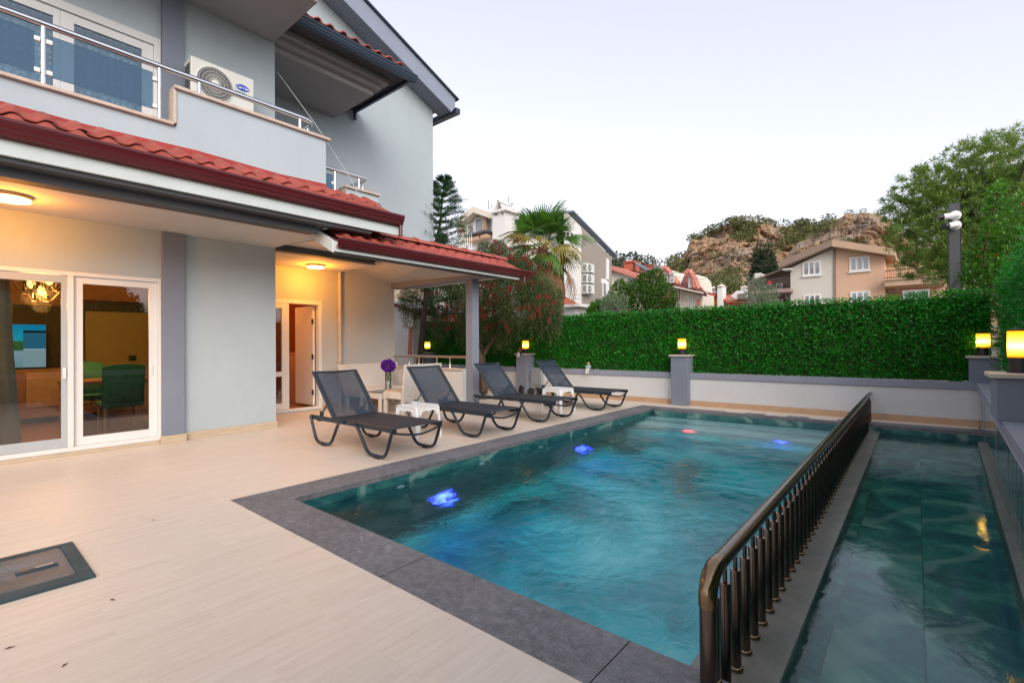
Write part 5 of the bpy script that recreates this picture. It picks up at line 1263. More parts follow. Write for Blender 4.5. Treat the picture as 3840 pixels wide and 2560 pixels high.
# ---- the twin house, half pale grey, half peach
h5 = thing('neighbour_house', 'twin gabled house, left half pale and right half peach, beyond the hedge', 'house', (0, 0, 0))
f = Fac(34.0, C8, h5)
wall_to_ground(f, 'wall', 'n_pale', [(690, 640), (1118, 440)], 8)
wall_to_ground(f, 'wall', 'n_peach', [(1118, 440), (1612, 528)], 8)
roof_band(f, 'roof', 'n_brown', (605, 590), (1112, 378), 62, -0.7, 8.5); roof_band(f, 'roof', 'n_tan', (1112, 378), (1720, 470), 66, -0.7, 8.5)
f.box('band', 'n_brown', 1112, 450, 1135, 1000, -0.06, -0.001)
f.window(808, 575, 988, 712, 3); f.window(1268, 528, 1468, 668, 3); f.window(818, 898, 990, 1020, 3); f.window(1275, 868, 1472, 1000, 3)
wall_to_ground(f, 'wing_wall', 'n_peach', [(1612, 540), (2215, 600)], 6, 2.0)
f.box('balcony_slab', 'n_tan', 1612, 742, 2212, 800, -0.6, 2.0); f.box('balcony_slab', 'n_tan', 1612, 728, 2215, 741, -0.7, 2.0)
f.railing(1618, 640, 2205, 728, 26, 'n_iron', -0.5)
f.window(1785, 852, 2060, 960, 2)
wall_to_ground(f, 'wing_wall', 'n_mauve', [(270, 775), (620, 640), (692, 640)], 6, 1.8)
roof_band(f, 'wing_roof', 'n_brown', (255, 765), (625, 628), 12, 0.4, 8)
f.box('balcony_slab', 'n_mauve', 300, 850, 690, 885, -0.9, 1.8); f.box('recess', 'n_brown', 440, 890, 690, 1010, 1.6, 1.79)  # flat brown sheet before the wing wall stands in for the recess's shade
f.railing(300, 745, 688, 848, 22, 'n_iron', -0.8, curve=0.10); f.window(480, 948, 622, 1030, 2, dy=1.5)
f.box('vent', 'n_white', 338, 690, 400, 740, 2.5, 4.0); f.box('drain_spout', 'n_white', 610, 645, 692, 655, -0.9, -0.05)
X0, X1, Z0, Z1 = f.rect(470, 768, 500, 808, -0.95)
tag(MB().box(X0, X1, 33.03, 33.06, Z0, Z1).build('red_cloth', 'flag_red'), 'small red flag hung on the balcony rail of the twin house', 'flag')
def far_aircon(f, x0, y0, x1, y1, dy, label):
    X0, X1, Z0, Z1 = f.rect(x0, y0, x1, y1, dy)
    w, h = X1-X0, Z1-Z0
    return aircon((X0, f.D+dy, Z0), R_(-90), label, w, h, 0.3, False, 'air conditioners on the neighbouring houses', min(w*0.33, h*0.42))
far_aircon(f, 1648, 806, 1752, 866, 1.6, 'air conditioner under the right balcony of the twin house'); far_aircon(f, 640, 880, 692, 942, 1.0, 'air conditioner under the left balcony of the twin house')
far_aircon(f, 548, 790, 612, 842, 1.2, 'air conditioner on the left balcony of the twin house')
# ---- orange house with tiled roof
h4 = thing('neighbour_house', 'orange walled house with red tiled roof and white chimney', 'house')
f = Fac(50.0, C7, h4)
wall_to_ground(f, 'wall', 'n_orange', [(1275, 1038), (1440, 1038)], 8); wall_to_ground(f, 'wall', 'n_cream', [(1490, 1040), (1800, 1095)], 8, 0.5)
roof_band(f, 'roof', 'n_rooftile', (1262, 1000), (1445, 1000), 36, -0.8, 6)
p = [f.p(1492, 968), f.p(1800, 962), f.p(1830, 1098), f.p(1570, 1102), f.p(1490, 1045)]
pq = [(a, b+(4.0 if i < 2 else -0.6), c) for i, (a, b, c) in enumerate(p)]
MB().prism(pq, (0, 0.3, -0.25)).build('roof', 'n_rooftile', h4)
ch = f.box('chimney', 'n_white', 1440, 922, 1494, 1150, -0.9, 0.4)
X0, X1, Z0, Z1 = f.rect(1430, 886, 1498, 922, -1.0)
MB().add([(X0, 48.9, Z0), (X1, 48.9, Z0), (X1, 50.6, Z0), (X0, 50.6, Z0), ((X0+X1)/2, 49.7, Z1)], [(0, 1, 4), (1, 2, 4), (2, 3, 4), (3, 0, 4), (3, 2, 1, 0)]).build('chimney_cap', 'n_cream', ch)
f.poly('dormer', 'n_white', [(1588, 1030), (1650, 970), (1770, 966), (1790, 1058), (1640, 1062)], 3, -0.6); f.window(1665, 1002, 1748, 1056, 2, frame='n_brown', dy=-0.7, sill=False)
ch = f.box('chimney', 'n_white', 1700, 935, 1775, 966, 1.0, 2.2); f.poly('chimney_cap', 'n_cream', [(1688, 938), (1735, 908), (1785, 938)], 1.6, 0.8, ch)
for k, (a, b) in enumerate(((1262, 1318), (1338, 1412))):
    t = thing('solar_heater', ('left' if k == 0 else 'right')+' rooftop solar heater of the orange house', 'solar heater', group='solar heaters on the orange house')
    ff = Fac(50.0, C7, t); X0, X1, Z0, Z1 = ff.rect(a, 925, b, 955, 2.0)
    MB().lathe([((Z1-Z0)*0.42, 0), ((Z1-Z0)*0.5, 0.1), ((Z1-Z0)*0.5, X1-X0-0.1), ((Z1-Z0)*0.42, X1-X0)], (X0, 52.0, (Z0+Z1)/2), 16, 'x').build('tank', 'tank', t, smooth=True)
    p = [ff.p(a+6, 958, 1.8), ff.p(b+4, 958, 1.8), ff.p(b+24, 997, 0.2), ff.p(a+22, 997, 0.2)]; MB().prism(p, (0, 0.06, -0.06)).build('panel', 'solar_panel', t)
# ---- cream house with pink trimmed dormers
h3 = thing('neighbour_house', 'cream house with pink trimmed dormers and maroon roof', 'house')
f = Fac(40.0, C7, h3)
wall_to_ground(f, 'wall', 'n_cream', [(205, 800), (300, 745), (700, 850)], 0.55); wall_to_ground(f, 'wall', 'n_cream', [(700, 880), (830, 900), (1040, 945), (1275, 1000)], 3, 0.6)
roof_band(f, 'gable_trim', 'n_pink', (238, 742), (300, 700), 44, -0.6, 3); roof_band(f, 'gable_trim', 'n_pink', (300, 700), (710, 838), 46, -0.6, 3)
p = [f.p(440, 745, 4), f.p(800, 745, 4), f.p(840, 880, -0.4), f.p(700, 850, -0.4)]; MB().prism(p, (0, 0.2, -0.3)).build('roof', 'n_maroon', h3)
p = [f.p(1000, 782, 4), f.p(1150, 780, 4), f.p(1320, 1000, -0.5), f.p(830, 878, -0.5)]; MB().prism(p, (0, 0.2, -0.25)).build('roof', 'n_maroon', h3)
roof_band(f, 'eave', 'n_cream', (820, 885), (1310, 995), 16, -0.7, 0.5)
f.window(442, 822, 562, 914, 2); f.box('window_surround', 'n_pink', 835, 985, 928, 1110, -0.02, 0.58); f.window(960, 1080, 1022, 1160, 2, dy=0.5); f.box('pilaster', 'n_pink', 948, 935, 956, 1160, 0.5, 0.59); f.box('pilaster', 'n_pink', 1012, 955, 1020, 1075, 0.5, 0.59)
f.window(1120, 1050, 1175, 1160, 2, dy=0.5); f.box('window_surround', 'n_pink', 1215, 1065, 1250, 1125, 0.45, 0.59)
dA = f.poly('dormer', 'n_cream', [(790, 855), (838, 740), (905, 735), (1010, 895), (1000, 905)], 4, -0.3)
for a, b in (((788, 845), (838, 728)), ((838, 728), (905, 728)), ((905, 732), (1030, 900))):
    q = [f.p(*a), f.p(*b)]; MB().tube([(q[0][0], 39.55, q[0][2]), (q[1][0], 39.55, q[1][2])], 0.22, 6).build('dormer_trim', 'n_pink', h3)
f.window(850, 775, 898, 868, 2, dy=-0.4)
dB = f.poly('dormer', 'n_cream', [(1118, 940), (1118, 820), (1155, 775), (1195, 830), (1215, 955)], 4, -0.3)
for a, b in (((1105, 800), (1152, 752)), ((1152, 752), (1198, 825)), ((1198, 825), (1212, 945)), ((1205, 822), (1255, 955))):
    q = [f.p(*a), f.p(*b)]; MB().tube([(q[0][0], 39.55, q[0][2]), (q[1][0], 39.55, q[1][2])], 0.22, 6).build('dormer_trim', 'n_pink', h3)
f.window(1130, 832, 1168, 918, 1, dy=-0.4)
p1, p2, p3 = f.p(1050, 940), f.p(1022, 990), f.p(1020, 1060)
MB().tube([(p1[0], 39.7, p1[2]), (p2[0], 40.4, p2[2]), (p3[0], 40.4, p3[2]), (p3[0], 40.4, GZ)], 0.06, 8).build('rain_pipe', 'n_cream', h3)
chm = f.box('chimney', 'n_brick', 412, 668, 500, 748, 2.0, 3.6); f.box('chimney_cap', 'n_brick', 403, 640, 508, 660, 1.9, 3.7, chm)
chm2 = f.box('chimney', 'n_brick', 650, 700, 715, 748, 2.0, 3.6); f.box('chimney_cap', 'n_brick', 640, 685, 725, 698, 1.9, 3.7, chm2)
far_aircon(f, 915, 768, 966, 820, -0.7, 'upper air conditioner on the dormer with pink trim'); far_aircon(f, 915, 824, 966, 880, -0.7, 'lower air conditioner on the dormer with pink trim')
t = thing('solar_collector', 'solar panel sloping on the maroon roof by the brick chimney', 'solar panel'); ff = Fac(40.0, C7, t)
p = [ff.p(500, 655, 2.4), ff.p(560, 662, 2.4), ff.p(715, 738, 0.6), ff.p(660, 742, 0.6)]; MB().prism(p, (0, 0.06, -0.08)).build('panel', 'solar_panel', t)
a, b = ff.p(530, 672, 2.2), ff.p(530, 745, 2.2); MB().tube([a, b], 0.04, 6).build('strut', 'n_iron', t)
t = thing('antenna', 'thin antenna mast beside the brick chimney', 'antenna'); a, b = f.p(400, 745, 1.5), f.p(400, 585, 1.5); MB().tube([a, b], 0.03, 6).build('mast', 'n_iron', t); a, b = f.p(398, 600, 1.5), f.p(432, 612, 1.5); MB().tube([a, b], 0.02, 5).build('arm', 'n_iron', t)
# ---- taupe house with white quoins
h2 = thing('neighbour_house', 'taupe house with white quoins and three stacked air conditioners', 'house')
XG = on_y(2115, 1000, 20.0)[0]; CH2 = (2040, 760, 2.132)
def gp(x, y, dx=0.0): return on_x(CH2[0]+x/CH2[2], CH2[1]+y/CH2[2], XG+dx)
def gpoly(name, mat, pts, t, dx=0.0, parent=h2): return MB().prism([gp(x, y, dx) for x, y in pts], (t, 0, 0)).build(name, mat, parent)
def gnd(p): return (p[0], p[1], GZ)
w = [gp(160, 85), gp(190, 82), gp(540, 440)]; MB().prism(w+[gnd(w[-1]), gnd(w[0])], (-0.25, 0, 0)).build('wall', 'n_taupe', h2)
q0 = gp(160, 85); q1 = (on_y(2040+55/2.132, 760+115/2.132, q0[1])[0], q0[1], on_y(2040+55/2.132, 760+115/2.132, q0[1])[2])
MB().prism([q0, q1, gnd(q1), gnd(q0)], (0, 0.25, 0)).build('wall', 'n_taupe', h2)
w = [gp(162, 92, 0.04), gp(192, 90, 0.04), gp(296, 195, 0.04), gp(302, 880, 0.04), gp(168, 880, 0.04)]; MB().prism(w, (-0.039, 0, 0)).build('quoin_panel', 'n_white', h2)
for (ya, yb) in ((345, 352), (385, 400), (428, 445), (470, 490), (512, 518), (735, 738), (768, 768), (805, 803), (850, 842)):
    gpoly('groove', 'n_brown', [(215, ya), (300, yb), (300, yb+2.5), (215, ya+2.5)], 0.004, 0.041)
MB().prism([gp(150, 74, -0.3), gp(188, 70, -0.3), gp(546, 430, -0.3), gp(546, 440, -0.3), gp(188, 82, -0.3), gp(150, 86, -0.3)], (0.38, 0, 0)).build('verge', 'verge_paint', h2)
MB().prism([q0, q1, (q1[0], q1[1], q1[2]+0.12), (q0[0], q0[1], q0[2]+0.12)], (0, -0.3, 0)).build('verge', 'verge_paint', h2)
gpoly('window_surround', 'n_white', [(160, 190), (296, 220), (296, 330), (160, 325)], 0.05, 0.045)
def gwin(x0, x1, ya, yb, yc, yd, n, pane='pane_sky_tint'):
    # ya, yb: top at x0, x1; yc, yd: bottom at x0, x1
    A, B, C = gp(x0, ya, 0.12), gp(x1, yb, 0.12), gp(x0, yc, 0.12); y0, y1, z1, z0 = A[1], B[1], (A[2]+B[2])/2, (C[2]+gp(x1, yd, 0.12)[2])/2; fw = 0.07; m = MB()
    m.box(XG+0.1, XG+0.16, y0, y1, z1-fw, z1).box(XG+0.1, XG+0.16, y0, y1, z0, z0+fw)
    for i in range(n+1): yy = y0+(y1-y0-fw)*i/n; m.box(XG+0.1, XG+0.16, yy, yy+fw, z0+fw, z1-fw)
    w_ = m.build('window', 'n_white', h2)
    for i in range(n): MB().box(XG+0.11, XG+0.13, y0+(y1-y0-fw)*i/n+fw, y0+(y1-y0-fw)*(i+1)/n, z0+fw, z1-fw).build('pane', pane, w_)
gwin(168, 268, 225, 245, 305, 312, 3)
gpoly('window_surround', 'n_white', [(455, 608), (512, 616), (517, 782), (455, 775)], 0.05, 0.0); gwin(466, 498, 634, 640, 752, 756, 1, 'pane_far')
gpoly('quoin_block', 'n_white', [(495, 444), (514, 452), (515, 630), (495, 620)], 0.05, 0.0)
for (y0_, y1_, lab) in ((482, 552, 'top one of three stacked air conditioners'), (568, 636, 'middle one of three stacked air conditioners'), (650, 722, 'bottom one of three stacked air conditioners')):
    A, B = gp(340, y0_, 0.35), gp(388, y0_+4, 0.35); hh = A[2]-gp(340, y1_-2, 0.35)[2]
    aircon((XG+0.38, A[1], A[2]-hh), 0, lab, max(0.75, B[1]-A[1]), hh, 0.32, False, 'air conditioners on the neighbouring houses', hh*0.40)
an = thing('garden_annex', 'small annex with red tiled roof below the taupe house', 'annex'); f = Fac(17.0, C6, an)
wall_to_ground(f, 'wall', 'n_white', [(1312, 1335), (1455, 1345)], 2); p = [f.p(1290, 1205, 1.2), f.p(1345, 1222, 1.2), f.p(1495, 1308, -0.3), f.p(1300, 1306, -0.3)]; MB().prism(p, (0, 0.05, -0.08)).build('roof', 'n_rooftile', an); f.box('fascia', 'n_white', 1300, 1308, 1498, 1334, -0.35, 1.5)
# ---- cream house with the chimney, behind the palm
h1 = thing('neighbour_house', 'cream house with big gable window and white chimney behind the palm', 'house')
f = Fac(24.0, C6, h1)
wall_to_ground(f, 'wall', 'n_cream', [(300, 560), (490, 425), (640, 470)], 7, 0.4)
roof_band(f, 'gable_trim', 'n_cream', (320, 500), (490, 362), 62, -0.4, 6); roof_band(f, 'gable_trim', 'n_cream', (490, 362), (660, 420), 58, -0.4, 6)
f.window(395, 520, 462, 655, 1, dy=0.2); f.window(468, 460, 555, 650, 1, dy=0.2); f.window(580, 465, 645, 640, 1, dy=0.2); f.box('post', 'n_tan', 548, 452, 582, 640, 0.0, 0.3)
wall_to_ground(f, 'side_wall', 'n_white', [(765, 480), (1000, 520)], 6, 1.0); roof_band(f, 'roof', 'n_darkroof', (765, 440), (1000, 510), 34, 0.2, 7)
ch = MB().box(*[v for v in (lambda r: (r[0], r[1], 23.2, 24.4, GZ, r[3]))(f.rect(645, 400, 768, 600, -0.8))]).build('chimney', 'n_white', h1)
f.box('chimney_ledge', 'n_white', 622, 378, 778, 402, -1.0, 0.5, ch); 
m = MB()
for sx in (0, 1):
    a = [f.p(*q, -0.9) for q in (((650, 378), (672, 378), (702, 300), (690, 290)) if sx == 0 else ((690, 290), (704, 300), (738, 378), (758, 378)))]; m.prism(a, (0, 1.1, 0))
a = [f.p(*q, -0.9) for q in ((684, 300), (690, 290), (712, 290), (718, 310))]; m.prism(a, (0, 1.1, 0)); m.build('chimney_cap', 'n_white', ch)
for q in ((662, 405, 698, 438), (732, 398, 755, 430)):
    a = [f.p(x, y, -0.81) for x, y in ((q[0], q[3]), (q[2], q[3]), ((q[0]+q[2])/2, q[1]))]; MB().prism(a, (0, -0.02, 0)).build('smoke_hole', 'n_brown', ch)
wall_to_ground(f, 'lower_wall', 'n_white', [(120, 780), (480, 660), (660, 640)], 5, -0.2); roof_band(f, 'lower_roof', 'n_darkroof', (475, 655), (670, 605), 22, -1.0, 0.3); roof_band(f, 'lower_fascia', 'n_tan', (475, 690), (670, 640), 36, -0.9, -0.3)
f.railing(185, 645, 440, 790, 13, 'n_white', -1.5, r=0.025); f.box('balcony_slab', 'n_white', 150, 785, 470, 830, -1.7, 0)
t = thing('solar_heater', 'rooftop solar heater behind the white chimney', 'solar heater'); ff = Fac(24.0, C6, t); X0, X1, Z0, Z1 = ff.rect(700, 328, 808, 385, 2.0)
MB().lathe([((Z1-Z0)*0.45, 0), ((Z1-Z0)*0.5, 0.08), ((Z1-Z0)*0.5, X1-X0-0.08), ((Z1-Z0)*0.45, X1-X0)], (X0, 26.0, (Z0+Z1)/2), 18, 'x').build('tank', 'tank', t, smooth=True)
fr_ = MB()
for a, b in (((800, 325), (842, 320)), ((842, 320), (815, 385)), ((770, 400), (860, 380)), ((800, 255), (800, 330)), ((607, 290), (607, 380)), ((632, 330), (632, 380))): fr_.tube([ff.p(*a, 2.0), ff.p(*b, 2.0)], 0.025, 5)
fr_.build('frame', 'n_iron', t)
# ---- stone fronted house glimpsed under the porch roof, and the shed wall
hs = thing('neighbour_house', 'stone fronted house with white balcony glimpsed under the porch roof', 'house'); f = Fac(17.5, CS, hs)
wall_to_ground(f, 'stone_wall', 'n_stone', [(60, 60), (460, 60)], 4); wall_to_ground(f, 'wall', 'n_cream', [(460, 40), (1250, 60)], 4, 0.5)
f.railing(470, 235, 1010, 470, 20, 'n_white', -0.8, r=0.02); f.box('balcony_slab', 'n_white', 450, 470, 1030, 560, -1.0, 0.4); f.window(395, 628, 490, 760, 2, frame='n_brown', dy=-0.1)
sh = thing('shed', 'cream garden shed with brown eave behind the porch rail', 'shed'); f = Fac(9.3, CS, sh)
pts = [f.p(40, 395), f.p(395, 540), f.p(395, 1420), f.p(40, 1420)]; pts[2] = (pts[2][0], 9.3, 0); pts[3] = (pts[3][0], 9.3, 0)
MB().prism(pts, (0, 0.4, 0)).build('wall', 'n_pale', sh); roof_band(f, 'eave', 'n_maroon', (40, 345), (560, 530), 58, -0.2, 0.5); roof_band(f, 'roof', 'n_cream', (40, 315), (520, 478), 28, -0.25, 0.5)
bd_ = MB().prism([f.p(330, 785, -0.12), f.p(378, 785, -0.12), f.p(368, 1300, -0.3), f.p(305, 1300, -0.3)], (0, 0.03, 0)).build('leaning_board', 'n_brick'); tag(bd_, 'reddish brown board leaning at the corner of the shed', 'board')
# ---- utility pole and wires
t = thing('utility_pole', 'utility pole with a transformer in front of the pink dormers', 'pole'); f = Fac(37.0, C7, t)
a, b = f.p(750, 668), f.p(757, 900); MB().tube([(b[0], 37, GZ), (a[0], 37, a[2])], 0.16, 10).build('mast', 'pole', t, smooth=True)
f.box('crossarm', 'pole', 735, 655, 860, 664, -0.15, -0.05); f.box('transformer', 'n_taupe', 768, 690, 812, 738, -0.4, 0.2, bevel=0.05)
for i, xx in enumerate((745, 790, 835)): q = f.p(xx, 655); MB().lathe([(0.05, 0), (0.08, 0.06), (0.04, 0.14), (0.07, 0.2)], (q[0], 36.9, q[2]), 8).build('insulator', 'n_brown', t, smooth=True)
for i, (y0, y1) in enumerate(((655, 628), (668, 655), (752, 748), (800, 792))):
    t = thing('power_line', ('topmost', 'second', 'third', 'lowest')[i]+' of the thin power lines crossing before the cliff', 'cable', group='power lines before the cliff')
    a = Vector(f.p(860, y0)); b = Vector(f.p(2300, y1)); MB().tube([a+(b-a)*k/8+Vector((0, 0, -0.35*4*(k/8)*(1-k/8))) for k in range(9)], 0.016, 5, False).build('wire', 'n_iron', t)
# ---- house off to the right, out of the picture but mirrored in the doors
hr = thing('neighbour_house', 'white house across the right hand hedge, mirrored in the sliding door', 'house')
MB().box(20, 29, -24, 4.5, GZ, 5.6).build('wall', 'n_white', hr); MB().prism([(19.4, -24.6, 5.6), (29.6, -24.6, 5.6), (24.5, -24.6, 7.8)], (0, 29.7, 0)).build('roof', 'n_rooftile', hr)
for yy in range(-22, 4, 5):
    for zz in (0.8, 3.6): w = MB().box(19.9, 19.999, yy, yy+1.8, zz, zz+1.5).build('window', 'n_white', hr); MB().box(19.88, 19.899, yy+0.1, yy+1.7, zz+0.1, zz+1.4).build('pane', 'pane_far', w)

# ---- street trees across the right hand hedge, mirrored in the doors
leafmat('street_leaf', (0.02, 0.05, 0.012), (0.06, 0.11, 0.03), 0.7, 1.0, 0.2)
for k, (x_, y_, h_) in enumerate(((14.0, -9.0, 5.5), (14.5, -2.5, 6.0), (14.0, 3.5, 5.0), (14.5, -16.0, 6.0))):
    t = thing('street_tree', ('first', 'second', 'third', 'fourth')[k]+' leafy street tree across the right hand hedge, mirrored in the doors', 'tree', (x_, y_, GZ), group='street trees across the hedge')
    P, D = blob_points(5200, (0, 0, h_*0.62), (2.6, 3.0, h_*0.38), 0.3); link_mesh('crown', leaf_mesh('crown', P, D+rand_dirs(5200), rand_dirs(5200), rng.uniform(0.25, 0.45, 5200), rng.uniform(0.14, 0.24, 5200), 0.1), 'street_leaf', t)
    MB().tube([(0, 0, 0), (0.1, 0, h_*0.5)], 0.2, 8).build('trunk', 'bark_dark', t, smooth=True)
# ================================================================== cliffs beyond the town
_perm = rng.random((64, 64, 64)).astype(np.float32)
def vnoise(p):
    i = np.floor(p).astype(int); f = p-i; f = f*f*(3-2*f); r = 0
    for dx in (0, 1):
        for dy in (0, 1):
            for dz in (0, 1):
                w = (f[..., 0] if dx else 1-f[..., 0])*(f[..., 1] if dy else 1-f[..., 1])*(f[..., 2] if dz else 1-f[..., 2])
                r = r+w*_perm[(i[..., 0]+dx) % 64, (i[..., 1]+dy) % 64, (i[..., 2]+dz) % 64]
    return r
def fbm(p, o=5, ridge=False):
    a, s, t = 1.0, 0.0, 0.0
    for k in range(o):
        n = vnoise(p*(2.03**k)+k*7.3); n = 1-np.abs(2*n-1) if ridge else n
        s = s+a*n; t += a; a *= 0.55
    return s/t
def mk_rock():
    m, n, l, b, out = new_mat('sun_toned_rock')
    v = pos_node(n, l, (1, 1, 1.6), (0.25, 0.35, 0.1))
    a = noise(n, l, v, 0.045, 6, 0.62, 0.8); g = noise(n, l, v, 0.5, 6, 0.75, 1.0)
    c = ramp(n, l, a, [(0.3, (0.50, 0.44, 0.39)), (0.44, (0.60, 0.45, 0.33)), (0.54, (0.68, 0.43, 0.23)), (0.70, (0.55, 0.49, 0.44))])  # grey and ochre rock, coloured more orange in place of warm low sun
    c = mixc(n, l, ramp(n, l, g, [(0.34, (0.6,)*3), (0.48, (0, 0, 0))]), c, (0.20, 0.155, 0.125))  # cracks darkened in the colour, since the soft sun shades them little
    c = mixc(n, l, ramp(n, l, g, [(0.60, (0, 0, 0)), (0.75, (0.5,)*3)]), c, (0.60, 0.50, 0.40))
    l.new(c, b.inputs['Base Color']); b.inputs['Roughness'].default_value = 0.95
    add_bump(n, l, b, g, 1.0, 2.5)
mk_rock()
leafmat('scrub', (0.075, 0.095, 0.028), (0.19, 0.20, 0.07), 0.8, 0.3, 0.15, extra=(0.20, 0.20, 0.07))
def hill(name, sil, Dt, Db, rough, nx=300, nt=120, label=None, back=50, amp=1.0, seed=0.0, power=1.4):
    sx, sy = zip(*sil); px = np.linspace(sx[0], sx[-1], nx); py = np.interp(px, sx, sy)
    V = np.zeros((nt+2, nx, 3))
    for j in range(nx):
        d = ray(px[j], py[j]); d = d/math.hypot(d[0], d[1])
        for i in range(nt+2):
            if i < 2:
                D = Dt+back*(2-i)/2; z = CAM_H+d[2]*Dt-14*(2-i)
            else:
                t = (i-2)/(nt-1); D = Dt-(Dt-Db)*t**power; z = CAM_H+d[2]*Dt*(1-t)+GZ*t
            V[i, j] = (d[0]*D, d[1]*D, z)
    P = V.copy(); q = P/np.array([16.0, 16.0, 22.0])+seed
    q = q+0.6*(fbm(P/30.0+3+seed, 3)[..., None]-0.5)
    disp = (fbm(q, 6, True)-0.55)*rough*2.8+(fbm(P/np.array([4.0, 4.0, 7.0])+seed, 5, True)-0.5)*rough*1.3
    env = np.ones(nt+2); env[:3] = (0.1, 0.2, 0.35); env[3:8] = np.linspace(0.5, 1, 5)
    dirs = V[:, :, :2]/np.linalg.norm(V[:, :, :2], axis=2, keepdims=True)
    V[:, :, :2] -= dirs*(disp*env[:, None]*amp)[..., None]
    V[:, :, 2] += (fbm(P/6.0+11+seed, 4)-0.5)*rough*0.5*np.minimum(1, np.linspace(1.2, 0.2, nt+2))[:, None]
    F = [(i*nx+j, (i+1)*nx+j, (i+1)*nx+j+1, i*nx+j+1) for i in range(nt+1) for j in range(nx-1)]
    me = bpy.data.meshes.new(name); me.from_pydata(V.reshape(-1, 3).tolist(), [], F); me.update()
    o = link_mesh(name, me, 'sun_toned_rock'); o['kind'] = 'structure'
    return px, V
def c7(x, y): return (2200+x/2.94, 760+y/2.94)
def c8(x, y): return (2700+x/2.613, 760+y/2.613)
silA = [c7(*q) for q in ((860, 745), (900, 705), (960, 650), (1060, 590), (1105, 530), (1130, 470), (1165, 400), (1230, 365), (1300, 345), (1380, 290), (1490, 272), (1560, 245), (1620, 240), (1730, 222), (1800, 212), (1880, 208), (1960, 230), (2060, 255), (2150, 278), (2352, 262))] + [c8(*q) for q in ((760, 235), (880, 222), (960, 262), (1200, 330), (1700, 400))]
silB = [c8(*q) for q in ((520, 680), (560, 600), (640, 560), (700, 490), (760, 420), (860, 335), (920, 300), (1000, 250), (1060, 215), (1150, 190), (1210, 150), (1270, 118), (1340, 105), (1400, 93), (1500, 95), (1560, 115), (1640, 150), (1720, 210), (1800, 300), (2000, 380), (2400, 470), (2950, 560))]
pxA, VA = hill('cliff_hill', silA, 210, 120, 7.0, seed=1.7)
pxB, VB = hill('cliff_hill', silB, 170, 115, 6.0, seed=5.1)
silC = [(c7(*q)) for q in ((-300, 700), (60, 660), (240, 645), (310, 628), (400, 640), (480, 655), (600, 650), (720, 690), (900, 740))]
pxC, VC = hill('wooded_hill', silC, 260, 200, 3.0, nx=60, nt=30, seed=9.0)
# scrub on the cliffs
def scrub_on(spots, leaf_n=70):
    Ps, Ds, Ls, Ws = [], [], [], []
    for (c, r) in spots:
        p, d = blob_points(leaf_n, c, (r, r, r*0.75), 0.4); Ps.append(p); Ds.append(d+rand_dirs(leaf_n)*0.8)
        Ls.append(rng.uniform(0.35, 0.6, leaf_n)*r*0.75); Ws.append(rng.uniform(0.25, 0.4, leaf_n)*r*0.7)
    return np.concatenate(Ps), np.concatenate(Ds), np.concatenate(Ls), np.concatenate(Ws)
def at_hill(px, V, x, t):
    j = int(np.clip(np.searchsorted(px, x), 0, len(px)-1)); i = int(np.clip(2+t*(V.shape[0]-3), 0, V.shape[0]-1)); return V[i, j]
sp = []
for (a, b, t0, t1, n, r0, r1) in ((2500, 2570, 0.0, 0.6, 60, 1.6, 2.8), (2590, 2720, 0.0, 0.04, 20, 1.2, 2.2), (2720, 2900, 0.0, 0.06, 26, 1.2, 2.4), (2760, 2830, 0.10, 0.22, 26, 1.5, 2.6), (2920, 3060, 0.0, 0.22, 60, 1.4, 2.6),
                              (2560, 3000, 0.66, 1.0, 190, 1.7, 3.0), (2620, 2760, 0.52, 0.70, 30, 1.7, 3.0), (2600, 2960, 0.2, 0.6, 22, 0.8, 1.8), (2960, 3060, 0.45, 0.75, 18, 1.4, 2.4)):
    for _ in range(n): sp.append((at_hill(pxA, VA, rng.uniform(a, b), rng.uniform(t0, t1))+np.array([0, -1.0, 0.4]), rng.uniform(r0, r1)))
for (a, b, t0, t1, n, r0, r1) in ((3060, 3120, 0.0, 0.10, 14, 1.2, 2.0), (3130, 3250, 0.25, 0.5, 14, 0.8, 1.6), (3000, 3300, 0.0, 0.03, 10, 0.6, 1.0), (2950, 3100, 0.5, 1.0, 40, 1.3, 2.4)):
    for _ in range(n): sp.append((at_hill(pxB, VB, rng.uniform(a, b), rng.uniform(t0, t1))+np.array([0, -1.0, 0.3]), rng.uniform(r0, r1)))
P, D, L, W = scrub_on(sp)
tag(link_mesh('cliff_scrub', leaf_mesh('cliff_scrub', P, D, rand_dirs(len(P)), L, W, 0.1), 'scrub'), 'green scrub growing in patches over the rocky cliffs', 'scrub', kind='stuff')
sp = [(at_hill(pxC, VC, rng.uniform(2200, 2500), rng.uniform(0, 0.7))+np.array([0, -1.5, 1.0]), rng.uniform(3.0, 5.0)) for _ in range(170)]
P, D, L, W = scrub_on(sp, 60)
leafmat('far_wood', (0.06, 0.085, 0.05), (0.12, 0.14, 0.08), 0.9, 0.2, 0.1)
tag(link_mesh('far_wood', leaf_mesh('far_wood', P, D, rand_dirs(len(P)), L, W, 0.1), 'far_wood'), 'distant grey green wood on the low hill behind the brick chimney', 'wood', kind='stuff')

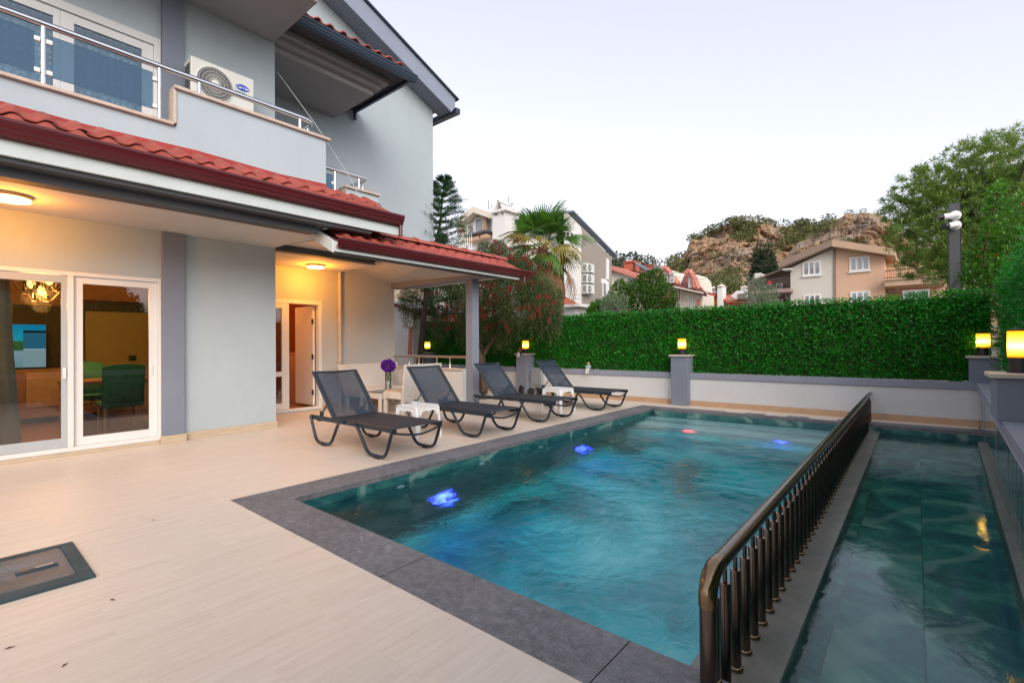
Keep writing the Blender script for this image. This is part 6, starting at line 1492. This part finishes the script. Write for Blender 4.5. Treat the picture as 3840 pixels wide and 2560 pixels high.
# ================================================================== trees and shrubs
def trunk(name, pts, r, mat, parent, seg=9):
    return MB().tube(pts, r, seg).build(name, mat, parent, smooth=True)
leafmat('pine_needle', (0.085, 0.17, 0.025), (0.24, 0.37, 0.06), 0.6, 1.2, 0.4, extra=(0.42, 0.44, 0.10))
leafmat('pine_shoot', (0.24, 0.30, 0.08), (0.50, 0.50, 0.20), 0.7, 5.0, 0.2)
leafmat('cypress_leaf', (0.016, 0.035, 0.014), (0.045, 0.075, 0.025), 0.8, 0.8, 0.1)
leafmat('pom_leaf', (0.030, 0.12, 0.008), (0.12, 0.34, 0.020), 0.4, 3.0, 0.35, extra=(0.30, 0.50, 0.06))
leafmat('dark_leaf', (0.018, 0.075, 0.008), (0.09, 0.21, 0.018), 0.5, 2.0, 0.3, extra=(0.24, 0.34, 0.05))
leafmat('olive_leaf', (0.11, 0.17, 0.085), (0.26, 0.34, 0.20), 0.6, 4.0, 0.25)
leafmat('brush_leaf', (0.028, 0.060, 0.014), (0.115, 0.155, 0.045), 0.6, 3.0, 0.3, extra=(0.26, 0.26, 0.12))
leafmat('brush_flower', (0.20, 0.006, 0.010), (0.50, 0.020, 0.028), 0.7, 9.0, 0.25)
leafmat('pom_flower', (0.45, 0.02, 0.01), (0.80, 0.06, 0.02), 0.6, 9.0, 0.2)
leafmat('araucaria_leaf', (0.010, 0.050, 0.010), (0.040, 0.125, 0.028), 0.6, 3.0, 0.2, extra=(0.10, 0.22, 0.05))
leafmat('palm_leaf', (0.030, 0.11, 0.014), (0.12, 0.27, 0.030), 0.4, 2.5, 0.35, extra=(0.40, 0.42, 0.08))
leafmat('palm_yellow', (0.20, 0.19, 0.035), (0.45, 0.36, 0.09), 0.6, 2.5, 0.3)
leafmat('palm_dead', (0.17, 0.095, 0.045), (0.38, 0.23, 0.12), 0.8, 3.0, 0.2)
def leafy(name, label, cat, base, clumps, n, leaf, mat, lens, wid, stems=None, group=None, flowers=None, droop=0.0, shell=0.3, barkmat='bark', up=0.3):
    t = thing(name, label, cat, base, group=group); B = np.array(base)
    per = np.array([np.prod(c[1]) for c in clumps])**(2/3); per = (per/per.sum()*n).astype(int)
    Ps, Ds = [], []
    for (c, r), k in zip(clumps, per):
        p, d = blob_points(max(k, 5), np.array(c)-B, r, shell); Ps.append(p); Ds.append(d)
    P = np.concatenate(Ps); D = np.concatenate(Ds)*0.7+rand_dirs(len(P))*0.7+np.array([0, 0, up-droop])
    link_mesh('crown', leaf_mesh('crown', P, D, rand_dirs(len(P)), rng.uniform(*lens, len(P)), rng.uniform(*wid, len(P)), 0.08), mat, t)
    for s in (stems or []):
        trunk('trunk', [tuple(np.array(q)-B) for q in s[0]], s[1], barkmat, t)
    if flowers:
        k, fm, fl, fwid = flowers
        idx = rng.choice(len(P), k, replace=False); Q = np.repeat(P[idx]+D[idx]*0.04, 10, axis=0)
        link_mesh('flowers', leaf_mesh('flowers', Q, rand_dirs(len(Q)), rand_dirs(len(Q)), rng.uniform(*fl, len(Q)), fwid, 0.1), fm, t, kind='stuff')
    return t, P
# --- large pine behind the hedge corner
py = 17.0
def pp(px, p_y, y=py): return np.array(on_y(px, p_y, y))
pine = thing('pine_tree', 'large round headed pine tree with pale young shoots at the right', 'tree', (5.0, py, GZ))
B = np.array((5.0, py, GZ))
outline = [(3400, 775, 0.65), (3445, 735, 0.75), (3520, 705, 0.8), (3600, 675, 0.9), (3680, 645, 1.0), (3760, 620, 1.1), (3840, 610, 1.1), (3950, 610, 1.5), (3480, 810, 0.9), (3580, 790, 1.1), (3690, 770, 1.2), (3800, 760, 1.2), (3395, 860, 0.55), (3440, 900, 0.7), (3540, 900, 1.0), (3650, 900, 1.1), (3770, 880, 1.2), (3415, 980, 0.42), (3480, 1000, 0.5), (3515, 1045, 0.3), (3560, 980, 0.6), (3900, 780, 1.5), (3880, 900, 1.3), (3700, 980, 0.8), (3600, 1000, 0.5)]
tufts = []
for (a, b, r) in outline:
    c = pp(a, b)+np.array([0, rng.uniform(-0.8, 1.6), 0]); k = int(150*r*r)
    p, d = blob_points(k, c, (r, r*1.1, r*0.85), 0.60); tufts.append(p)
T = np.concatenate(tufts); nt_ = len(T); kk = 28
Q = np.repeat(T, kk, axis=0); D = rand_dirs(len(Q)); D[:, 2] = D[:, 2]*0.8+0.35
me = leaf_mesh('crown', Q-B, D, rand_dirs(len(Q)), rng.uniform(0.10, 0.19, len(Q)), rng.uniform(0.012, 0.020, len(Q)), 0.02); link_mesh('crown', me, 'pine_needle', pine)
top = T[(rng.random(nt_) < 0.16)]; Q = np.repeat(top, 4, axis=0)+rng.normal(0, 0.08, (len(top)*4, 3)); D = rng.normal(0, 0.12, (len(Q), 3)); D[:, 2] = 1
link_mesh('shoots', leaf_mesh('shoots', Q-B+np.array([0, 0, 0.06]), D, rand_dirs(len(Q)), rng.uniform(0.10, 0.19, len(Q)), 0.020, 0.0), 'pine_shoot', pine)
tb_ = (5.2, py, GZ); fork = pp(3740, 960); trunk('trunk', [np.array(tb_)-B, (fork-B)*0.6+np.array([0.1, 0, 0]), fork-B], [0.26, 0.22, 0.18], 'bark_dark', pine)
for (a, b, r) in outline[::2]:
    e = pp(a, b); trunk('branch', [fork-B, (fork+e)/2-B+np.array([0, 0.2, -0.15]), e-B], [0.10, 0.06, 0.02], 'bark_dark', pine, 6)
# --- pomegranate bush over the right hand hedge
py2 = 10.75
cl = [(on_y(a, b, py2+dy), (r, r*0.8, r)) for (a, b, r, dy) in ((3600, 1150, 0.28, -0.25), (3660, 1090, 0.40, 0), (3720, 1010, 0.45, 0), (3790, 940, 0.5, 0.1), (3830, 860, 0.4, 0.2), (3760, 1080, 0.4, -0.1), (3700, 930, 0.16, 0), (3860, 980, 0.5, 0.2), (3640, 1010, 0.22, 0), (3880, 800, 0.4, 0.3))]
leafy('pomegranate_bush', 'pomegranate bush with red flowers spilling over the right hand hedge', 'bush', (1.35, py2, GZ), cl, 9000, 0, 'pom_leaf', (0.05, 0.09), (0.018, 0.030), [([(1.35, py2, GZ), on_y(3760, 1080, py2), on_y(3790, 900, py2)], 0.03), ([(1.35, py2, GZ), on_y(3700, 1020, py2), on_y(3690, 900, py2)], 0.022)], flowers=(30, 'pom_flower', (0.025, 0.045), 0.022))
cl = [(on_y(a, b, 10.55), (r, r*0.7, r)) for (a, b, r) in ((3735, 720, 0.10), (3725, 770, 0.12), (3715, 830, 0.11), (3705, 880, 0.10), (3748, 700, 0.07))]
leafy('climbing_vine', 'slender climbing vine with heart shaped leaves above the pomegranate', 'vine', (1.1, 10.55, GZ), cl, 330, 0, 'pom_leaf', (0.05, 0.075), (0.045, 0.065), [([on_y(3690, 1000, 10.55), on_y(3705, 880, 10.55), on_y(3735, 760, 10.55), on_y(3748, 700, 10.55)], 0.010)])
# --- shrubs behind the far hedge
ys_ = 13.5
cl = [(on_y(a, b, ys_+dy), (r, r*0.8, r)) for (a, b, r, dy) in ((2330, 1110, 0.42, 0), (2300, 1150, 0.4, 0), (2390, 1120, 0.55, 0), (2440, 1080, 0.50, 0.2), (2460, 1040, 0.25, 0.2), (2480, 1120, 0.45, 0), (2410, 1045, 0.16, 0), (2510, 1150, 0.25, 0), (2430, 1150, 0.6, 0), (2325, 1070, 0.18, 0))]
leafy('pomegranate_bush', 'dark leafy pomegranate bush in front of the cream house', 'bush', (-4.6, ys_, GZ), cl, 9000, 0, 'dark_leaf', (0.07, 0.12), (0.025, 0.04), [([(-4.6, ys_, GZ), on_y(2400, 1120, ys_)], 0.05)], flowers=(14, 'pom_flower', (0.04, 0.06), 0.03))
cl = [(on_y(a, b, 12.6), (r, r, r*1.1)) for (a, b, r) in ((2290, 1150, 0.32), (2310, 1170, 0.35), (2330, 1135, 0.2), (2300, 1120, 0.14))]
leafy('olive_shrub', 'pale grey green olive shrub just above the hedge by the taupe house', 'shrub', (-5.1, 12.6, GZ), cl, 2400, 0, 'olive_leaf', (0.06, 0.10), (0.010, 0.016), [([(-5.1, 12.6, GZ), on_y(2305, 1150, 12.6)], 0.03)])
cl = [(on_y(a, b, 14.0), (r, r, r)) for (a, b, r) in ((2250, 1170, 0.4), (2270, 1150, 0.25), (2225, 1180, 0.25))]
leafy('citrus_shrub', 'small bright green shrub at the foot of the taupe house', 'shrub', (-6.2, 14.0, GZ), cl, 2200, 0, 'pom_leaf', (0.07, 0.11), (0.03, 0.045), [([(-6.2, 14.0, GZ), on_y(2250, 1170, 14.0)], 0.04)])
cl = [(on_y(a, b, 14.5), (r, r, r*1.1)) for (a, b, r) in ((2850, 1120, 0.42), (2830, 1090, 0.28), (2880, 1110, 0.25), (2815, 1050, 0.10), (2845, 1060, 0.16), (2860, 1150, 0.4), (2790, 1120, 0.10), (2770, 1140, 0.10))]
leafy('olive_shrub', 'olive tree top above the hedge between the orange and the twin house', 'shrub', (-1.9, 14.5, GZ), cl, 2600, 0, 'olive_leaf', (0.06, 0.11), (0.010, 0.018), [([(-1.9, 14.5, GZ), on_y(2848, 1110, 14.5)], 0.03), ([on_y(2848, 1150, 14.5), on_y(2815, 1040, 14.5)], 0.010)])
# --- two cypresses before the cliff
for k, (a, b0, b1, r) in enumerate(((2846, 950, 1020, 1.5), (2878, 935, 1030, 2.2))):
    yy = 88.0; tp_, bt = on_y(a, b0, yy), on_y(a, b1+60, yy); n = 8
    cl = [((bt[0]+(tp_[0]-bt[0])*u, yy, bt[2]+(tp_[2]-bt[2])*u), (r*(1.15-u), r*(1.15-u), 2.2)) for u in np.linspace(0, 0.95, n)]
    leafy('cypress_tree', ('slimmer left one of the two dark conifers before the cliff', 'broader right one of the two dark conifers before the cliff')[k], 'tree', (bt[0], yy, GZ), cl, 2600, 0, 'cypress_leaf', (0.5, 0.9), (0.2, 0.35), [([(bt[0], yy, GZ), tp_], 0.2)], group='dark conifers before the cliff')
# --- bottlebrush tree beside the porch
by = 8.95
bt_ = np.array((on_y(1825, 1330, by)[0], by, 0.0))
tb2 = thing('bottlebrush_tree', 'weeping bottlebrush tree with red flowers beside the porch', 'tree', tuple(bt_))
fk = np.array(on_y(1800, 1345, by))
limbs = [[(1815, 1500), (1805, 1340), (1770, 1260), (1700, 1190)], [(1818, 1500), (1812, 1330), (1870, 1240), (1925, 1160)], [(1810, 1500), (1760, 1300), (1752, 1200), (1745, 1100)], [(1816, 1400), (1800, 1280), (1810, 1150), (1830, 1020)]]
for i, L_ in enumerate(limbs):
    pts = [np.array(on_y(a, b, by+0.12*i))-bt_ for a, b in L_]; pts[0][2] = max(pts[0][2], 0) if i else 0.0; pts[0][2] = 0.0 if i < 3 else pts[0][2]
    trunk('limb', pts, [0.075, 0.06, 0.042, 0.02], 'bark', tb2)
blobs = [(1560, 1120, 0.55, 0), (1620, 1010, 0.45, 0), (1660, 1120, 0.6, 0), (1740, 1120, 0.6, 0.2), (1820, 1100, 0.7, 0), (1900, 1060, 0.75, 0), (1960, 1120, 0.7, 0), (2000, 1060, 0.42, 0.1), (2040, 1120, 0.5, 0.1), (1870, 990, 0.5, 0), (1950, 1000, 0.4, 0), (1800, 990, 0.45, 0), (1720, 1040, 0.5, 0), (2060, 1180, 0.35, 0), (1850, 1180, 0.55, 0), (1760, 1200, 0.45, 0), (1640, 1190, 0.4, 0), (1660, 890, 0.16, 0), (1870, 925, 0.22, 0), (1900, 1210, 0.35, -0.1), (1820, 935, 0.25, 0)]
Ps = []; 
for (a, b, r, dy) in blobs:
    c = np.array(on_y(a, b, by+dy+rng.uniform(-0.2, 0.4))); n = int(6500*r*r)+500
    p, d = blob_points(n, c, (r, r*0.9, r), 0.25); Ps.append(p)
P = np.concatenate(Ps); nL = len(P)
strand = rng.choice(nL, 2600, replace=False)       # hanging twigs
S = np.repeat(P[strand], 12, axis=0); S[:, 2] -= np.tile(np.linspace(0, 0.42, 12), len(strand)); S[:, :2] += rng.normal(0, 0.012, (len(S), 2))
P = np.concatenate([P, S]); D = rand_dirs(len(P))*0.6+np.array([0, 0, -0.65])
link_mesh('crown', leaf_mesh('crown', P-bt_, D, rand_dirs(len(P)), rng.uniform(0.06, 0.13, len(P)), rng.uniform(0.009, 0.016, len(P)), 0.03), 'brush_leaf', tb2)
fi = [np.array(on_y(a+rng.normal(0, 26), b+rng.normal(0, 22), by-0.45+rng.uniform(-0.3, 0.3))) for (a, b, n) in ((1640, 850, 5), (1700, 850, 6), (1760, 880, 4), (1860, 910, 10), (1930, 940, 10), (2010, 940, 12), (1900, 990, 8), (2020, 1000, 10), (1840, 1080, 10), (1900, 1090, 14), (1960, 1050, 8), (2030, 1120, 10), (1820, 1150, 8), (1760, 1120, 7), (1660, 1160, 6), (1590, 1190, 4), (1700, 1210, 5), (1870, 1200, 6), (1980, 1160, 8), (2060, 1180, 4), (1620, 1100, 4)) for _ in range(n)]
Q = []; Dq = []
for c in fi:
    ax = rand_dirs(1)[0]*0.5+np.array([0, 0, -0.8]); ax /= np.linalg.norm(ax); n = 90; u = rng.uniform(0, 0.13, n); Q.append(c+ax*u[:, None]); rd = rand_dirs(n); rd -= (rd@ax)[:, None]*ax*0.8; Dq.append(rd)
Q = np.concatenate(Q); Dq = np.concatenate(Dq)
link_mesh('flowers', leaf_mesh('flowers', Q-bt_, Dq, rand_dirs(len(Q)), rng.uniform(0.025, 0.045, len(Q)), 0.007, 0.0), 'brush_flower', tb2)
# --- young araucaria by the house corner
ay = 8.3
ab = np.array((on_y(1560, 1330, ay)[0], ay, 0.0)); at_ = np.array(on_y(1668, 676, ay))
ar = thing('araucaria_tree', 'young araucaria with drooping tiered branches at the house corner', 'tree', tuple(ab))
mid = np.array(on_y(1600, 1085, ay)); mid2 = np.array(on_y(1648, 850, ay))
trunk('trunk', [(0, 0, 0), mid-ab, mid2-ab, at_-ab], [0.085, 0.065, 0.035, 0.008], 'bark_dark', ar)
def on_trunk(z):
    pts = [ab, mid, mid2, at_]
    for a, b in zip(pts[:-1], pts[1:]):
        if a[2] <= z <= b[2]: u = (z-a[2])/(b[2]-a[2]); return a+(b-a)*u
    return at_
Ps, Ds = [], []
for z in np.concatenate([np.linspace(2.3, 3.4, 4), np.linspace(3.7, at_[2]-0.04, 11)]):
    u = (z-3.0)/(at_[2]-3.0) if z > 3.5 else 0.45; R = 0.14+1.0*max(0, 1-u)**0.8; c = on_trunk(z); nb = 6
    for k in range(nb):
        a = 2*math.pi*(k+rng.random()*0.5)/nb+z*2; ln = R*rng.uniform(0.8, 1.1)
        s = np.linspace(0.08, 1, 26); br_ = np.stack([c[0]+np.cos(a)*ln*s, c[1]+np.sin(a)*ln*s, c[2]+ln*(0.35*s-0.15*s*s)+0.05*s], 1)
        MBp = np.repeat(br_, 9, axis=0)+rng.normal(0, 0.010, (26*9, 3)); Ps.append(MBp)
        dd = rand_dirs(len(MBp))*0.9+np.array([math.cos(a), math.sin(a), 0.45])*0.6; Ds.append(dd)
        for sd in (-1, 1):
            for ss in (0.45, 0.65, 0.85):
                b0_ = c+np.array([math.cos(a)*ln*ss, math.sin(a)*ln*ss, ln*(0.35*ss-0.15*ss*ss)+0.05*ss]); aa = a+sd*0.8; l2 = ln*0.38
                q = b0_+np.array([math.cos(aa), math.sin(aa), 0.25])*np.linspace(0, l2, 7)[:, None]; q = np.repeat(q, 6, axis=0)+rng.normal(0, 0.008, (42, 3)); Ps.append(q); Ds.append(rand_dirs(42)*0.9+np.array([math.cos(aa), math.sin(aa), 0.5])*0.6)
P = np.concatenate(Ps); D = np.concatenate(Ds)
link_mesh('crown', leaf_mesh('crown', P-ab, D, rand_dirs(len(P)), rng.uniform(0.05, 0.085, len(P)), rng.uniform(0.007, 0.011, len(P)), 0.0), 'araucaria_leaf', ar)
# --- fan palm behind the bottlebrush
yp = 13.0
pc = np.array(on_y(2035, 930, yp)); pb = np.array((pc[0]+0.1, yp, GZ))
palm = thing('fan_palm', 'fan palm with green crown and a skirt of dead brown fronds', 'palm', tuple(pb))
trunk('trunk', [(0, 0, 0), (0.02, 0, 1.5), tuple(pc-pb)], [0.24, 0.20, 0.17], 'bark', palm, 12)
def frond_mesh(name, n=26, span=2.7, L=0.78, drop=0.0, mat='palm_leaf', tip=0.25):
    vs = []; fs = []
    def blade(a, l):
        k = len(vs); w = 0.026
        for (t, ww) in ((0.03, 0.35), (0.45, 1.0), (0.72, 0.75), (1.0, 0.06)):
            r = l*t; z = -0.10*abs(math.sin(a))*t*l+0.02*math.cos(a*9)-drop*t*t*l-(tip*max(0, t-0.6)**1.2*l*1.6)
            cx, cy = math.sin(a)*r, math.cos(a)*r; px_, py_ = math.cos(a)*w*ww, -math.sin(a)*w*ww
            vs.extend([(cx-px_, cy-py_, z), (cx+px_, cy+py_, z+0.012)])
        for i in range(3): fs.append((k+2*i, k+2*i+1, k+2*i+3, k+2*i+2))
    for i in range(n):
        a = -span/2+span*i/(n-1); blade(a, L*(1.0-0.22*abs(a)/(span/2))*random.uniform(0.92, 1.06))
    m = MB().add(vs, fs); m.tube([(0, 0.02, 0), (0, -0.35, -0.02), (0, -0.75, -0.10)], 0.012, 5)
    me = m.mesh(name); me.materials.append(MATS[mat]); return me
gm = [frond_mesh('frond', mat='palm_leaf', drop=0.05), frond_mesh('frond', n=24, mat='palm_leaf', drop=0.25, tip=0.5), frond_mesh('frond', n=22, mat='palm_yellow', drop=0.3, tip=0.7)]
dm = [frond_mesh('frond', n=18, span=1.5, L=0.80, mat='palm_dead', drop=0.35, tip=0.6), frond_mesh('frond', n=16, span=1.0, L=0.9, mat='palm_dead', drop=0.2, tip=0.4)]
def put_frond(me, az, el, dist, dz=0.0, s=1.0):
    d = Vector((math.cos(az)*math.cos(el), math.sin(az)*math.cos(el), math.sin(el))); side = Vector((-math.sin(az), math.cos(az), 0)); up = d.cross(side)
    ro = random.uniform(-0.6, 0.6); side, up = side*math.cos(ro)+up*math.sin(ro), up*math.cos(ro)-side*math.sin(ro)
    o = bpy.data.objects.new('frond', me); COL.objects.link(o); o.parent = palm; p = (pc-pb)+np.array(d)*dist*s+np.array([0, 0, dz])
    o.matrix_local = Matrix(((side.x*s, d.x*s, up.x*s, p[0]), (side.y*s, d.y*s, up.y*s, p[1]), (side.z*s, d.z*s, up.z*s, p[2]), (0, 0, 0, 1)))
for i in range(26):
    az = i*2.399963+0.7; el = R_(74-4.2*i); put_frond(gm[0] if i < 9 else (gm[1] if i % 3 else gm[2]), az, el, 0.66, 0.0, random.uniform(0.98, 1.25))
for i in range(30):
    az = i*2.399963+0.4; el = R_(-42-1.5*i); put_frond(dm[i % 2], az, el, 0.60, -0.10-0.022*i, random.uniform(1.2, 1.5))
